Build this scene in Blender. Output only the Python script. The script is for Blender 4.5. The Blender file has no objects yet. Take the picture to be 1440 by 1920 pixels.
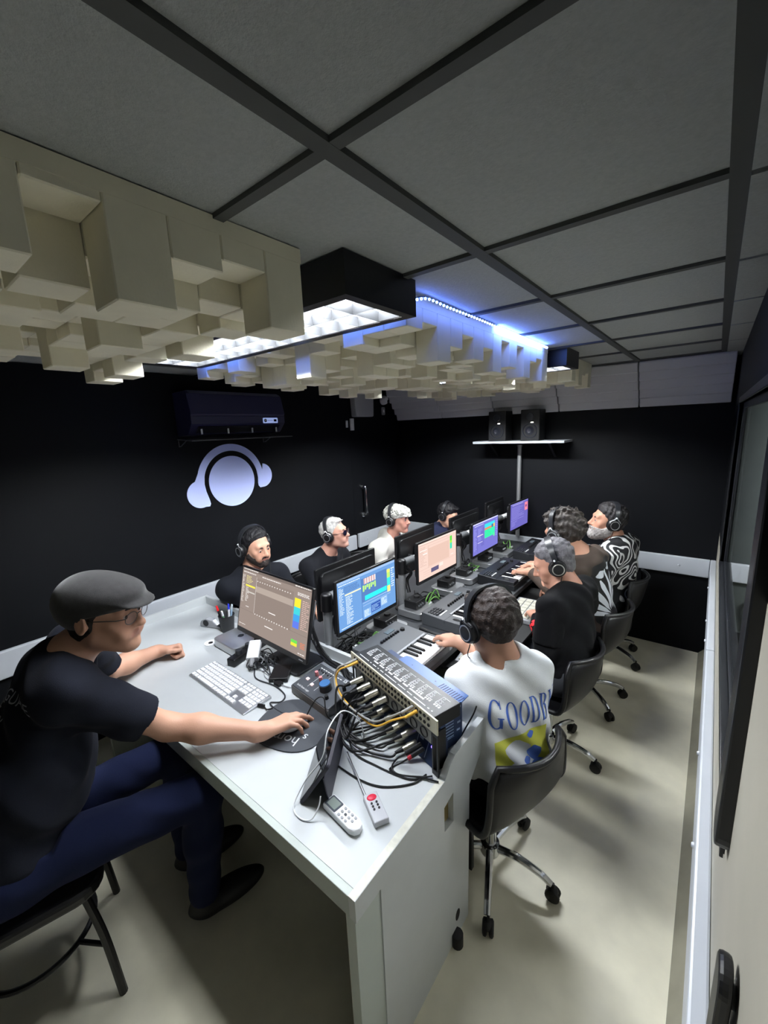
import bpy, bmesh, math, random
import numpy as np
from mathutils import Vector, Matrix
random.seed(7)
SC = bpy.context.scene
COL = SC.collection
PI = math.pi
def R(d): return math.radians(d)

# ---------------------------------------------------------------- materials
def lin(c):
    return tuple(((x / 255.) / 12.92 if x / 255. <= .04045 else ((x / 255. + .055) / 1.055) ** 2.4) for x in c)
MATS = {}
def mat(name, rgb, rough=.5, metal=0., spec=.5, emit=0., bump=0., bscale=60., var=0., vscale=8., trans=0., ior=1.45, sheen=0., vcol=None, coat=0., alpha=1.):
    if name in MATS: return MATS[name]
    m = bpy.data.materials.new(name); m.use_nodes = True
    nt = m.node_tree; b = nt.nodes['Principled BSDF']
    c = lin(rgb) + (1,)
    b.inputs['Base Color'].default_value = c
    b.inputs['Roughness'].default_value = rough
    b.inputs['Metallic'].default_value = metal
    b.inputs['Specular IOR Level'].default_value = spec
    b.inputs['IOR'].default_value = ior
    b.inputs['Transmission Weight'].default_value = trans
    b.inputs['Sheen Weight'].default_value = sheen
    b.inputs['Coat Weight'].default_value = coat
    b.inputs['Alpha'].default_value = alpha
    if emit:
        b.inputs['Emission Color'].default_value = c; b.inputs['Emission Strength'].default_value = emit
    tc = None
    def coords():
        nonlocal tc
        if tc is None: tc = nt.nodes.new('ShaderNodeTexCoord')
        return tc.outputs['Object']
    src = None
    if vcol:
        a = nt.nodes.new('ShaderNodeVertexColor'); a.layer_name = vcol; src = a.outputs['Color']
        nt.links.new(src, b.inputs['Base Color'])
    if var:
        n = nt.nodes.new('ShaderNodeTexNoise'); n.inputs['Scale'].default_value = vscale; n.inputs['Detail'].default_value = 6
        nt.links.new(coords(), n.inputs['Vector'])
        mr = nt.nodes.new('ShaderNodeMapRange'); mr.inputs['From Min'].default_value = .3; mr.inputs['From Max'].default_value = .7
        mr.inputs['To Min'].default_value = 1 - var; mr.inputs['To Max'].default_value = 1 + var * .5
        nt.links.new(n.outputs['Fac'], mr.inputs['Value'])
        mx = nt.nodes.new('ShaderNodeMix'); mx.data_type = 'RGBA'; mx.blend_type = 'MULTIPLY'; mx.inputs['Factor'].default_value = 1
        if src: nt.links.new(src, mx.inputs[6])
        else: mx.inputs[6].default_value = c
        nt.links.new(mr.outputs['Result'], mx.inputs[7]); nt.links.new(mx.outputs[2], b.inputs['Base Color'])
    if bump:
        n = nt.nodes.new('ShaderNodeTexNoise'); n.inputs['Scale'].default_value = bscale; n.inputs['Detail'].default_value = 4
        nt.links.new(coords(), n.inputs['Vector'])
        bp = nt.nodes.new('ShaderNodeBump'); bp.inputs['Strength'].default_value = bump; bp.inputs['Distance'].default_value = .004
        nt.links.new(n.outputs['Fac'], bp.inputs['Height']); nt.links.new(bp.outputs['Normal'], b.inputs['Normal'])
    MATS[name] = m
    return m
def glow(name, rgb, e):
    if name in MATS: return MATS[name]
    m = bpy.data.materials.new(name); m.use_nodes = True; nt = m.node_tree
    nt.nodes.remove(nt.nodes['Principled BSDF'])
    em = nt.nodes.new('ShaderNodeEmission'); em.inputs['Color'].default_value = lin(rgb) + (1,); em.inputs['Strength'].default_value = e
    nt.links.new(em.outputs[0], nt.nodes['Material Output'].inputs['Surface'])
    MATS[name] = m
    return m

# ---------------------------------------------------------------- objects
WM = {}
def thing(name, label, cat, loc=(0, 0, 0), rotz=0., group=None):
    o = bpy.data.objects.new(name, None); COL.objects.link(o)
    o.empty_display_size = .05
    o.location = loc; o.rotation_euler = (0, 0, rotz)
    WM[o] = Matrix.Translation(loc) @ Matrix.Rotation(rotz, 4, 'Z')
    o['label'] = label; o['category'] = cat
    if group: o['group'] = group
    return o
def tag(o, label, cat, group=None):
    o['label'] = label; o['category'] = cat
    if group: o['group'] = group
    return o
def struct(o):
    o['kind'] = 'structure'; return o
def kids(o): return [c for c in o.children]
def dup(o, loc=None, rotz=None, label=None, group=None, parent=None):
    c = o.copy(); COL.objects.link(c)
    if parent is not None: c.parent = parent
    if loc is not None: c.location = loc
    if rotz is not None: c.rotation_euler = (0, 0, rotz)
    if label: c['label'] = label
    if group: c['group'] = group
    for ch in list(KIDS.get(o, [])):
        k = dup(ch, parent=c)
        KIDS.setdefault(c, []).append(k)
    return c
KIDS = {}

def frame(d, up=(0, 0, 1)):
    d = Vector(d).normalized(); u = Vector(up)
    if abs(d.dot(u)) > .98: u = Vector((1, 0, 0))
    x = u.cross(d).normalized(); y = d.cross(x)
    return x, y, d

class MB:
    def __init__(s): s.v = []; s.f = []; s.m = []; s.sm = []; s.mi = 0; s.M = None
    def mat(s, i): s.mi = i; return s
    def xf(s, M): s.M = M; return s
    def add(s, vs, fs, smooth=False):
        b = len(s.v)
        for p in vs:
            p = Vector(p)
            if s.M is not None: p = s.M @ p
            s.v.append(p)
        for f in fs:
            s.f.append([b + i for i in f]); s.m.append(s.mi); s.sm.append(smooth)
        return s
    def box(s, a, b):
        (x0, y0, z0), (x1, y1, z1) = a, b
        x0, x1 = min(x0, x1), max(x0, x1); y0, y1 = min(y0, y1), max(y0, y1); z0, z1 = min(z0, z1), max(z0, z1)
        return s.add([(x0, y0, z0), (x1, y0, z0), (x1, y1, z0), (x0, y1, z0), (x0, y0, z1), (x1, y0, z1), (x1, y1, z1), (x0, y1, z1)],
                     [(0, 3, 2, 1), (4, 5, 6, 7), (0, 1, 5, 4), (1, 2, 6, 5), (2, 3, 7, 6), (3, 0, 4, 7)])
    def cbox(s, c, d): return s.box((c[0] - d[0] / 2, c[1] - d[1] / 2, c[2] - d[2] / 2), (c[0] + d[0] / 2, c[1] + d[1] / 2, c[2] + d[2] / 2))
    def hexa(s, p): # 8 pts: bottom 4 ccw, top 4 ccw
        return s.add(p, [(0, 3, 2, 1), (4, 5, 6, 7), (0, 1, 5, 4), (1, 2, 6, 5), (2, 3, 7, 6), (3, 0, 4, 7)])
    def cyl(s, p0, p1, r0, r1=None, n=16, caps=True):
        r1 = r0 if r1 is None else r1
        p0, p1 = Vector(p0), Vector(p1); x, y, d = frame(p1 - p0)
        vs = []
        for p, r in ((p0, r0), (p1, r1)):
            for i in range(n):
                a = 2 * PI * i / n; vs.append(p + x * (r * math.cos(a)) + y * (r * math.sin(a)))
        s.add(vs, [(i, (i + 1) % n, n + (i + 1) % n, n + i) for i in range(n)], True)
        if caps:
            s.add(vs[:n], [tuple(reversed(range(n)))]); s.add(vs[n:], [tuple(range(n))])
        return s
    def tube(s, pts, r, n=8, caps=True, closed=False):
        pts = [Vector(p) for p in pts]; N = len(pts)
        rs = r if isinstance(r, (list, tuple)) else [r] * N
        vs = []; px = None
        for i, p in enumerate(pts):
            if closed: t = pts[(i + 1) % N] - pts[i - 1]
            else: t = pts[min(i + 1, N - 1)] - pts[max(i - 1, 0)]
            if t.length < 1e-9: t = Vector((0, 0, 1))
            t.normalize()
            if px is None: px, py, _ = frame(t)
            else:
                px = (px - t * px.dot(t))
                if px.length < 1e-6: px, py, _ = frame(t)
                px.normalize(); py = t.cross(px)
            for k in range(n):
                a = 2 * PI * k / n; vs.append(p + px * (rs[i] * math.cos(a)) + py * (rs[i] * math.sin(a)))
        fs = []
        for i in range(N if closed else N - 1):
            j = (i + 1) % N
            for k in range(n): fs.append((i * n + k, i * n + (k + 1) % n, j * n + (k + 1) % n, j * n + k))
        s.add(vs, fs, True)
        if caps and not closed:
            s.add(vs[:n], [tuple(reversed(range(n)))]); s.add(vs[-n:], [tuple(range(n))])
        return s
    def lathe(s, prof, c=(0, 0, 0), axis=(0, 0, 1), n=24):
        x, y, d = frame(axis); c = Vector(c); vs = []
        for r, h in prof:
            for k in range(n):
                a = 2 * PI * k / n; vs.append(c + d * h + x * (r * math.cos(a)) + y * (r * math.sin(a)))
        fs = []
        for i in range(len(prof) - 1):
            for k in range(n): fs.append((i * n + k, i * n + (k + 1) % n, (i + 1) * n + (k + 1) % n, (i + 1) * n + k))
        return s.add(vs, fs, True)
    def sphere(s, c, r, n=16, m=10):
        r = (r, r, r) if not isinstance(r, (tuple, list)) else r
        vs = [(c[0], c[1], c[2] - r[2])]
        for i in range(1, m):
            t = -PI / 2 + PI * i / m
            for k in range(n):
                a = 2 * PI * k / n; vs.append((c[0] + r[0] * math.cos(t) * math.cos(a), c[1] + r[1] * math.cos(t) * math.sin(a), c[2] + r[2] * math.sin(t)))
        vs.append((c[0], c[1], c[2] + r[2])); fs = []
        for k in range(n): fs.append((0, 1 + (k + 1) % n, 1 + k))
        for i in range(m - 2):
            for k in range(n): fs.append((1 + i * n + k, 1 + i * n + (k + 1) % n, 1 + (i + 1) * n + (k + 1) % n, 1 + (i + 1) * n + k))
        b = 1 + (m - 2) * n
        for k in range(n): fs.append((b + k, b + (k + 1) % n, len(vs) - 1))
        return s.add(vs, fs, True)
    def prism(s, outline, o, u, v, w, t):
        # outline (a,b) in plane o + a*u + b*v, extruded along w by t
        o, u, v, w = Vector(o), Vector(u), Vector(v), Vector(w); n = len(outline)
        A = [o + u * a + v * b for a, b in outline]; B = [p + w * t for p in A]
        return s.add(A + B, [tuple(reversed(range(n))), tuple(range(n, 2 * n))] + [(i, (i + 1) % n, n + (i + 1) % n, n + i) for i in range(n)])
    def quad(s, a, b, c, d): return s.add([a, b, c, d], [(0, 1, 2, 3)])
    def build(s, name, mats, parent=None, bevel=0., seg=2, sharp=35, world=True, subsurf=0, recalc=True):
        me = bpy.data.meshes.new(name)
        vs = s.v
        if parent is not None and world:
            inv = WM[parent].inverted(); vs = [inv @ p for p in vs]
        me.from_pydata([tuple(p) for p in vs], [], s.f)
        mats = mats if isinstance(mats, (list, tuple)) else [mats]
        for m in mats: me.materials.append(m)
        me.polygons.foreach_set('material_index', s.m)
        if recalc:
            bm = bmesh.new(); bm.from_mesh(me)
            if any(s.sm): bmesh.ops.remove_doubles(bm, verts=bm.verts, dist=1e-6)
            bmesh.ops.recalc_face_normals(bm, faces=bm.faces); bm.to_mesh(me); bm.free()
        if any(s.sm):
            me.polygons.foreach_set('use_smooth', [True] * len(me.polygons)); me.set_sharp_from_angle(angle=R(sharp))
        me.update()
        o = bpy.data.objects.new(name, me); COL.objects.link(o)
        if parent is not None:
            o.parent = parent; WM[o] = WM[parent]; KIDS.setdefault(parent, []).append(o)
        else: WM[o] = Matrix.Identity(4)
        if bevel:
            md = o.modifiers.new('bevel', 'BEVEL'); md.width = bevel; md.segments = seg; md.limit_method = 'ANGLE'; md.angle_limit = R(40)
        if subsurf:
            md = o.modifiers.new('sub', 'SUBSURF'); md.levels = subsurf; md.render_levels = subsurf
        return o
def curve_pts(pts, n=8, closed=False):
    # Catmull-Rom
    P = [Vector(p) for p in pts]; N = len(P); out = []
    rng = N if closed else N - 1
    for i in range(rng):
        p0 = P[(i - 1) % N] if closed or i > 0 else P[0] * 2 - P[1]
        p1 = P[i]; p2 = P[(i + 1) % N]
        p3 = P[(i + 2) % N] if closed or i + 2 < N else P[-1] * 2 - P[-2]
        for k in range(n):
            t = k / n
            out.append(.5 * ((2 * p1) + (p2 - p0) * t + (2 * p0 - 5 * p1 + 4 * p2 - p3) * t * t + (3 * p1 - p0 - 3 * p2 + p3) * t ** 3))
    if not closed: out.append(P[-1])
    return out
def rrect(w, h, r, n=5, cx=0, cy=0):
    out = []
    for sx, sy, a0 in ((1, 1, 0), (-1, 1, 90), (-1, -1, 180), (1, -1, 270)):
        for k in range(n + 1):
            a = R(a0 + 90 * k / n); out.append((cx + sx * (w / 2 - r) + r * math.cos(a), cy + sy * (h / 2 - r) + r * math.sin(a)))
    return out
def text_mesh(txt, size=1., sx=1., space=1.):
    """filled letter outlines as (verts2d, tris) from the built-in font"""
    cu = bpy.data.curves.new('t', 'FONT'); cu.body = txt; cu.size = size; cu.space_character = space; cu.resolution_u = 4
    cu.align_x = 'CENTER'; cu.align_y = 'CENTER'
    o = bpy.data.objects.new('t', cu); COL.objects.link(o)
    dg = bpy.context.evaluated_depsgraph_get(); dg.update()
    me = o.evaluated_get(dg).to_mesh()
    vs = [(v.co.x * sx, v.co.y) for v in me.vertices]; fs = [tuple(p.vertices) for p in me.polygons]
    o.evaluated_get(dg).to_mesh_clear()
    bpy.data.objects.remove(o); bpy.data.curves.remove(cu)
    return vs, fs
def text_on(mb, txt, o, u, v, size, sx=1., space=1.):
    vs, fs = text_mesh(txt, size, sx, space); o, u, v = Vector(o), Vector(u), Vector(v)
    mb.add([o + u * a + v * b for a, b in vs], fs); return mb
# ================================================================ camera
cam = bpy.data.cameras.new('camera'); co = bpy.data.objects.new('camera', cam); COL.objects.link(co); SC.camera = co
cam.sensor_fit = 'VERTICAL'; cam.sensor_height = 36; cam.lens = 772.289 / 1920 * 36; cam.clip_start = .01
RC = Matrix(((.78344973, .62016108, -.04008442), (-.09157373, .17900064, .97957798), (.61467127, -.76377942, .19702847)))
co.matrix_world = Matrix.Translation((0, 0, 1.9)) @ RC.transposed().to_4x4()
vs = SC.view_settings; vs.view_transform = 'Standard'; vs.look = 'None'; vs.gamma = 1; vs.use_curve_mapping = False; vs.exposure = 0.5
w = bpy.data.worlds.new('world'); SC.world = w; w.use_nodes = True
w.node_tree.nodes['Background'].inputs['Color'].default_value = (.5, .55, .65, 1); w.node_tree.nodes['Background'].inputs['Strength'].default_value = .004

# ================================================================ materials
BLACKWALL = mat('black_wall_paint', (14, 15, 18), .5, spec=.14, var=.15, vscale=3, bump=.05, bscale=150)
GREYWALL = mat('grey_wall_paint', (150, 146, 134), .5, var=.12, vscale=4)
OUTWALL = mat('next_room_wall', (110, 118, 118), .7, var=.05)
RAILW = mat('white_rail', (168, 172, 178), .35, var=.05, vscale=6)
FLOORM = mat('cream_vinyl', (232, 227, 204), .42, var=.14, vscale=5, bump=.06, bscale=90)
CEIL = mat('ceiling_board', (170, 174, 173), .95, spec=.1, var=.08, vscale=120, bump=.5, bscale=260)
TBAR = mat('ceiling_bar', (78, 80, 79), .7)
WHITE = mat('white_laminate', (188, 192, 193), .33, var=.03, vscale=10)
EDGE = mat('cut_board_edge', (206, 205, 192), .6, var=.12, vscale=60)
DKLAM = mat('white_laminate_dull', (176, 184, 178), .45)
FOAMG = mat('grey_foam', (205, 205, 210), .95, spec=.1, bump=.5, bscale=300)
CREAM = mat('cream_foam', (238, 233, 212), .8, spec=.2, var=.05, vscale=12, bump=.12, bscale=140)
BLACKM = mat('black_metal', (16, 16, 18), .4)
BLACKP = mat('black_plastic', (20, 20, 22), .38)
BLACKR = mat('black_rubber', (13, 13, 14), .6)
DARKG = mat('dark_grey_top', (60, 62, 65), .55, var=.08, vscale=30)
CHROME = mat('chrome', (210, 212, 215), .13, metal=1)
STEEL = mat('brushed_steel', (165, 167, 170), .35, metal=1)
ALU = mat('aluminium', (196, 198, 200), .33, metal=.85)
PLW = mat('white_plastic', (222, 224, 226), .35)
PLG = mat('grey_plastic', (140, 142, 145), .45)
DGP = mat('charcoal_plastic', (44, 46, 50), .45)

# ================================================================ room shell
X0, X1, Y0, Y1, ZC = -2.95, .09, -1.0, 3.97, 2.325
TW = .04
struct(MB().box((X0 - .1, Y0 - .1, -.1), (1.9, Y1 + .1, 0)).build('floor', FLOORM))
# left wall with the door leaf set in it
struct(MB().box((X0 - .1, Y0, 0), (X0, 3.16, ZC)).box((X0 - .1, 3.96, 0), (X0, Y1 + .1, ZC)).box((X0 - .1, 3.16, 2.28), (X0, 3.96, ZC)).build('wall_left', BLACKWALL))
struct(MB().box((X0, Y1, 0), (X1 + TW, Y1 + .1, ZC)).build('wall_back', BLACKWALL))
struct(MB().box((X0, Y0 - .1, 0), (X1 + TW, Y0, ZC)).build('wall_front', BLACKWALL))
door = struct(MB().box((X0 - .06, 3.166, .005), (X0 - .004, 3.954, 2.275)).build('door_1', BLACKWALL))
hd = MB(); hp = [(X0 - .004, 3.30, 1.30), (X0 + .035, 3.30, 1.30), (X0 + .055, 3.30, 1.275), (X0 + .055, 3.30, 1.02), (X0 + .035, 3.30, .995), (X0 - .004, 3.30, .995)]
hd.tube(curve_pts(hp, 5), .013, 10)
hd.cyl((X0 - .004, 3.30, 1.30), (X0 + .008, 3.30, 1.30), .026, n=16).cyl((X0 - .004, 3.30, .995), (X0 + .008, 3.30, .995), .026, n=16)
h = hd.build('door_handle', CHROME, door); h['label'] = 'chrome pull handle'
# right wall: grey below the window, black above, opening for the window
WY0, WY1, WZ0, WZ1 = .93, 3.12, 1.02, 1.965
rw = MB()
rw.box((X1, Y0, 0), (X1 + TW, Y1 + .1, WZ0))
rw.box((X1, Y0, WZ0), (X1 + TW, WY0, 1.6))
rw.mat(1).box((X1, Y0, WZ1), (X1 + TW, Y1 + .1, ZC)).box((X1, WY1, WZ0), (X1 + TW, Y1 + .1, WZ1)).box((X1, Y0, 1.6), (X1 + TW, WY0, WZ1))
struct(rw.build('wall_right', [GREYWALL, BLACKWALL]))
# window: black frame with stepped sill, pane, thick near jamb
win = MB(); FR = mat('black_window_frame', (24, 25, 28), .35)
win.box((X1 - .006, WY0 + .02, WZ0 - .012), (X1 + .016, WY1 + .03, WZ0 + .014)).box((X1 + .016, WY0, WZ0 - .005), (X1 + .03, WY1, WZ0 + .024))
win.box((X1 + .03, WY0, WZ0), (X1 + .045, WY1, WZ0 + .034))
win.box((X1 - .006, WY1, WZ0), (X1 + .016, WY1 + .03, WZ1 + .03)).box((X1 + .016, WY1 - .03, WZ0), (X1 + .034, WY1, WZ1))
win.box((X1 - .006, WY0, WZ1), (X1 + .016, WY1 + .03, WZ1 + .03)).box((X1 + .016, WY0, WZ1 - .03), (X1 + .034, WY1, WZ1))
wo = struct(win.build('window_1', FR, bevel=.002))
jb = MB().prism(rrect(.085, .92, .04, 5, .0, 0), (X1 - .022, .91, 1.545), (0, 1, 0), (0, 0, 1), (1, 0, 0), .05)
jb.build('window_jamb', FR, wo, bevel=.004)
gl = mat('window_glass', (235, 240, 240), .02, trans=1., ior=1.1)
MB().box((X1 + .022, WY0, WZ0 + .02), (X1 + .026, WY1 - .03, WZ1 - .02)).build('window_glass', gl, wo)
# the adjoining room seen through the window
ow = MB().box((X1 + TW, Y1, 0), (1.8, Y1 + .1, ZC)).box((1.8, Y0, 0), (1.9, Y1 + .1, ZC)).box((X1 + TW, Y0 - .1, 0), (1.8, Y0, ZC))
struct(ow.build('wall_beyond', OUTWALL))
struct(MB().box((X1 + TW, Y0, ZC), (1.9, Y1 + .1, ZC + .05)).build('ceiling_beyond', OUTWALL))
struct(MB().box((X1 + TW + .005, Y1 - .03, .655), (1.79, Y1, .80)).build('trim_4', RAILW, bevel=.004))
# white rails with screws
def screw_heads(mb, pts, ax):
    for p in pts: mb.cyl(p, Vector(p) + Vector(ax) * .006, .009, .006, 12)
def rail(name, a, b, screws, ax):
    o = struct(MB().box(a, b).build(name, RAILW, bevel=.006))
    m = MB(); screw_heads(m, screws, ax); m.build('screw_caps', RAILW, o)
    return o
rail('trim_1', (X0, Y0 + .02, .645), (X0 + .03, 3.15, .80), [(X0 + .03, y, .72) for y in (-.2, .45, .93, 1.75, 2.35, 3.02)], (1, 0, 0))
rail('trim_5', (X0 - .002, 3.19, .645), (X0 + .03, 3.935, .80), [(X0 + .03, y, .72) for y in (3.32, 3.8)], (1, 0, 0))
rail('trim_2', (X0 + .032, Y1 - .03, .655), (.054, Y1, .80), [(x, Y1 - .03, .73) for x in (-2.6, -2.0, -1.2, -.55, -.14)], (0, -1, 0))
rail('trim_3', (.056, Y0 + .02, .655), (X1, 2.36, .80), [(.056, y, .725) for y in (.4, 1.25, 1.66)], (-1, 0, 0))
rail('trim_6', (.056, 2.364, .655), (X1, Y1 - .001, .80), [(.056, y, .725) for y in (2.62, 2.9, 3.5)], (-1, 0, 0))
bb = mat('floor_cove', (150, 146, 128), .5, var=.15, vscale=9)
struct(MB().hexa([(.046, Y0, 0), (.09, Y0, 0), (.09, Y1, 0), (.046, Y1, 0), (.072, Y0, .03), (.09, Y0, .05), (.09, Y1, .05), (.072, Y1, .03)]).build('baseboard_right', bb))
# ceiling boards and bars
XL = [-.505 - .527 * k for k in range(-1, 6)]; XL[0] = -.008
YL = [.525 + .53 * k for k in range(-3, 8)]
cb = MB(); cb.box((X0 - .1, Y0 - .1, ZC + .006), (X1 + TW, Y1 + .1, ZC + .1))
cb.mat(1)
for x in XL: cb.box((x - .016, Y0, ZC - .006), (x + .016, Y1, ZC + .006))
for y in YL: cb.box((X0, y - .0115, ZC - .0055), (X1, y + .0115, ZC + .006))
cb.mat(0)
xs = sorted([X0 - .1] + XL + [X1 + .02]); ys = sorted([Y0] + YL + [Y1 + .1])
for i in range(len(xs) - 1):
    for j in range(len(ys) - 1):
        g = .0145; dz = .004 if i < len(xs) - 2 else -.012
        cb.box((xs[i] + g, ys[j] + .010, ZC + dz), (xs[i + 1] - g, ys[j + 1] - .010, ZC + .008))
struct(cb.build('ceiling', [CEIL, TBAR]))

# ---------------------------------------------------------------- grey foam wedges along the top of the back wall
fx = [-2.9, -2.305, -1.712, -1.112, -.502, .066]
pos = ['beside the white dome camera', 'second from the left end', 'above the left speaker', 'right of the speakers', 'at the window end']
def foam_wedge(x0, x1, label):
    t = thing('foam_wedge', 'grey ridged foam wedge atop the back wall, ' + label, 'acoustic foam', ((x0 + x1) / 2, 3.9, 2.0), 0, 'grey foam wedges along the back wall')
    A, B = Vector((0, 3.945, 2.005)), Vector((0, 3.72, 2.318)); n = 5
    pr = []
    for k in range(n):
        a = A.lerp(B, k / n); b = A.lerp(B, (k + 1) / n); nrm = Vector((0, -.81, -.58))
        pr += [a + nrm * .028, a.lerp(b, .16) + nrm * .036, b - (b - a) * .12 + nrm * .012, b + nrm * .004]
    prof = [(p.y, p.z) for p in pr] + [(3.74, 2.32), (3.966, 2.32), (3.966, 2.006)]
    mb = MB(); mb.prism(prof, (x0 + .004, 0, 0), (0, 1, 0), (0, 0, 1), (1, 0, 0), x1 - x0 - .008)
    mb.build('foam_body', FOAMG, t, bevel=.009, seg=2)
for k in range(5): foam_wedge(fx[k], fx[k + 1], pos[k])
# ================================================================ ceiling objects
def diffuser(label, x0, x1, y0, y1, nx, ny, seed, lo=2.135, corner=True):
    rnd = random.Random(seed)
    t = thing('sound_diffuser', label, 'acoustic diffuser', ((x0 + x1) / 2, (y0 + y1) / 2, ZC), 0, 'cream block sound diffusers on the ceiling')
    MB().box((x0, y0, ZC - .03), (x1, y1, ZC + .001)).build('backing_board', CREAM, t)
    mb = MB(); dx = (x1 - x0) / nx; dy = (y1 - y0) / ny; lev = [.045, .075, .10, .13, .155, ZC - lo]
    for i in range(nx):
        for j in range(ny):
            d = rnd.choice(lev)
            if (i in (0, nx - 1)) or (j in (0, ny - 1)): d = rnd.choice(lev[1:])
            if j == 0: d = rnd.choice(lev[:4])
            if i == nx - 1: d = lev[(5, 1, 2, 5, 0, 4, 0, 5, 2, 4, 1, 3)[(ny - 1 - j) % 12]]
            if corner and (i, j) in ((nx - 1, ny - 1), (0, ny - 1)): d = lev[-1]
            e = rnd.uniform(-.002, .002)
            mb.box((x0 + i * dx + .0006, y0 + j * dy + .0006, ZC - d + e), (x0 + (i + 1) * dx - .0006, y0 + (j + 1) * dy - .0006, ZC - .028))
    mb.build('block_relief', CREAM, t, bevel=.0025, seg=1)
diffuser('cream block sound diffuser nearest the lens, at the left edge of the photo', -2.06, -.815, -.52, .735, 12, 12, 5)
diffuser('cream block sound diffuser between the two black light fixtures, edged with LED strip', -2.16, -.815, 1.17, 2.60, 14, 15, 11)
diffuser('cream block sound diffuser beyond the far light fixture, nearest the back wall', -2.16, -.80, 2.99, 3.62, 14, 7, 23, 2.15)

LAMP = glow('lamp_tube_glow', (236, 242, 255), 3)
LOUV = mat('louvre_grey', (38, 39, 41), .35, spec=.4)
def fixture(label, x0, x1, y0, y1, power):
    zb = 2.225
    t = thing('ceiling_light', label, 'ceiling light', ((x0 + x1) / 2, (y0 + y1) / 2, ZC), 0, 'black louvred ceiling lights')
    H = mat('black_housing', (15, 15, 20), .35)
    m = MB(); w = .032
    m.box((x0, y0, ZC - .012), (x1, y1, ZC + .001))
    m.box((x0, y0, zb), (x0 + .03, y1, ZC - .01)).box((x1 - .03, y0, zb), (x1, y1, ZC - .01))
    m.box((x0 + .03, y0, zb), (x1 - .03, y0 + w, ZC - .01)).box((x0 + .03, y1 - w, zb), (x1 - .03, y1, ZC - .01))
    m.build('housing', H, t)
    a0, a1, b0, b1 = x0 + .03, x1 - .03, y0 + w, y1 - w
    l = MB(); nc = 14; mid = (b0 + b1) / 2
    for k in range(nc + 1):
        x = a0 + (a1 - a0) * k / nc
        l.prism([(-.0008, 0), (.0008, 0), (.004, .028), (-.004, .028)], (x, b0, zb + .002), (1, 0, 0), (0, 0, 1), (0, 1, 0), b1 - b0)
    for y in (b0 + .002, mid, b1 - .002): l.prism([(-.001, 0), (.001, 0), (.007, .028), (-.007, .028)], (a0, y, zb + .002), (0, 1, 0), (0, 0, 1), (1, 0, 0), a1 - a0)
    l.build('louvre', LOUV, t)
    r = MB().box((a0, b0, ZC - .016), (a1, b1, ZC - .0125)); r.build('reflector', LOUV, t)
    for y in (b0 + (b1 - b0) * .25, b0 + (b1 - b0) * .75):
        MB().cyl((a0 + .03, y, ZC - .034), (a1 - .03, y, ZC - .034), .012, n=12).build('lamp_tube', LAMP, t)
    L = bpy.data.lights.new('tube_light', 'AREA'); L.shape = 'RECTANGLE'; L.size = a1 - a0 - .05; L.size_y = (b1 - b0) - .03; L.energy = power; L.color = (.93, .97, 1.0); L.spread = R(165)
    L.use_nodes = True; ln = L.node_tree; em = [q for q in ln.nodes if q.type == 'EMISSION'][0]   # batwing beam of a louvred office light
    ge = ln.nodes.new('ShaderNodeNewGeometry'); dt = ln.nodes.new('ShaderNodeVectorMath'); dt.operation = 'DOT_PRODUCT'
    ln.links.new(ge.outputs['Incoming'], dt.inputs[0]); dt.inputs[1].default_value = (0, 0, -1)
    ab = ln.nodes.new('ShaderNodeMath'); ab.operation = 'ABSOLUTE'; ln.links.new(dt.outputs['Value'], ab.inputs[0])
    mx = ln.nodes.new('ShaderNodeMath'); mx.operation = 'MAXIMUM'; mx.inputs[1].default_value = .3; ln.links.new(ab.outputs[0], mx.inputs[0])
    pw = ln.nodes.new('ShaderNodeMath'); pw.operation = 'POWER'; pw.inputs[1].default_value = -3.7; ln.links.new(mx.outputs[0], pw.inputs[0])
    mr = ln.nodes.new('ShaderNodeMapRange'); mr.interpolation_type = 'SMOOTHSTEP'; mr.inputs['From Min'].default_value = .30; mr.inputs['From Max'].default_value = .56
    ln.links.new(ab.outputs[0], mr.inputs['Value']); mm = ln.nodes.new('ShaderNodeMath'); mm.operation = 'MULTIPLY'
    ln.links.new(pw.outputs[0], mm.inputs[0]); ln.links.new(mr.outputs['Result'], mm.inputs[1]); ln.links.new(mm.outputs[0], em.inputs['Strength'])
    lo_ = bpy.data.objects.new('tube_light', L); COL.objects.link(lo_); lo_.location = ((a0 + a1) / 2, (b0 + b1) / 2, ZC - .05)
fixture('long black ceiling light with a bright white louvre, between the near and middle diffusers', -1.99, -.735, .80, 1.105, 22)
fixture('black ceiling light half hidden behind the middle diffuser, near the back wall', -1.99, -.725, 2.66, 2.93, 29)

# LED strip: round dots along the middle diffuser, glowing bar at its far end
LED = glow('led_dot_glow', (96, 132, 255), 22); LEDBAR = glow('led_bar_glow', (104, 140, 255), 26)
t = thing('led_strip', 'blue white LED strip with round dots running along the middle diffuser', 'LED strip', (-.79, 1.17, 2.3))
path = curve_pts([(-.80, 1.12, 2.30), (-.789, 1.173, 2.299), (-.786, 1.252, 2.316), (-.788, 1.393, 2.316), (-.79, 1.60, 2.318), (-.79, 1.835, 2.317)], 8)
MB().tube([p + Vector((-.004, 0, .003)) for p in path], .004, 6).build('tape', BLACKP, t)
dots = MB()
acc = 0.; last = path[0]
for p in path[6:]:
    acc += (p - last).length; last = p
seg = [path[0]]
L_ = 0
for i in range(1, len(path)):
    a, b = path[i - 1], path[i]; n_ = max(1, int((b - a).length / .001))
    for k in range(n_):
        L_ += (b - a).length / n_
        if L_ >= .0235: dots.sphere(a.lerp(b, k / n_) + Vector((.002, 0, -.002)), .0044, 8, 6); L_ = 0
dots.build('led_dots', LED, t)
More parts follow.
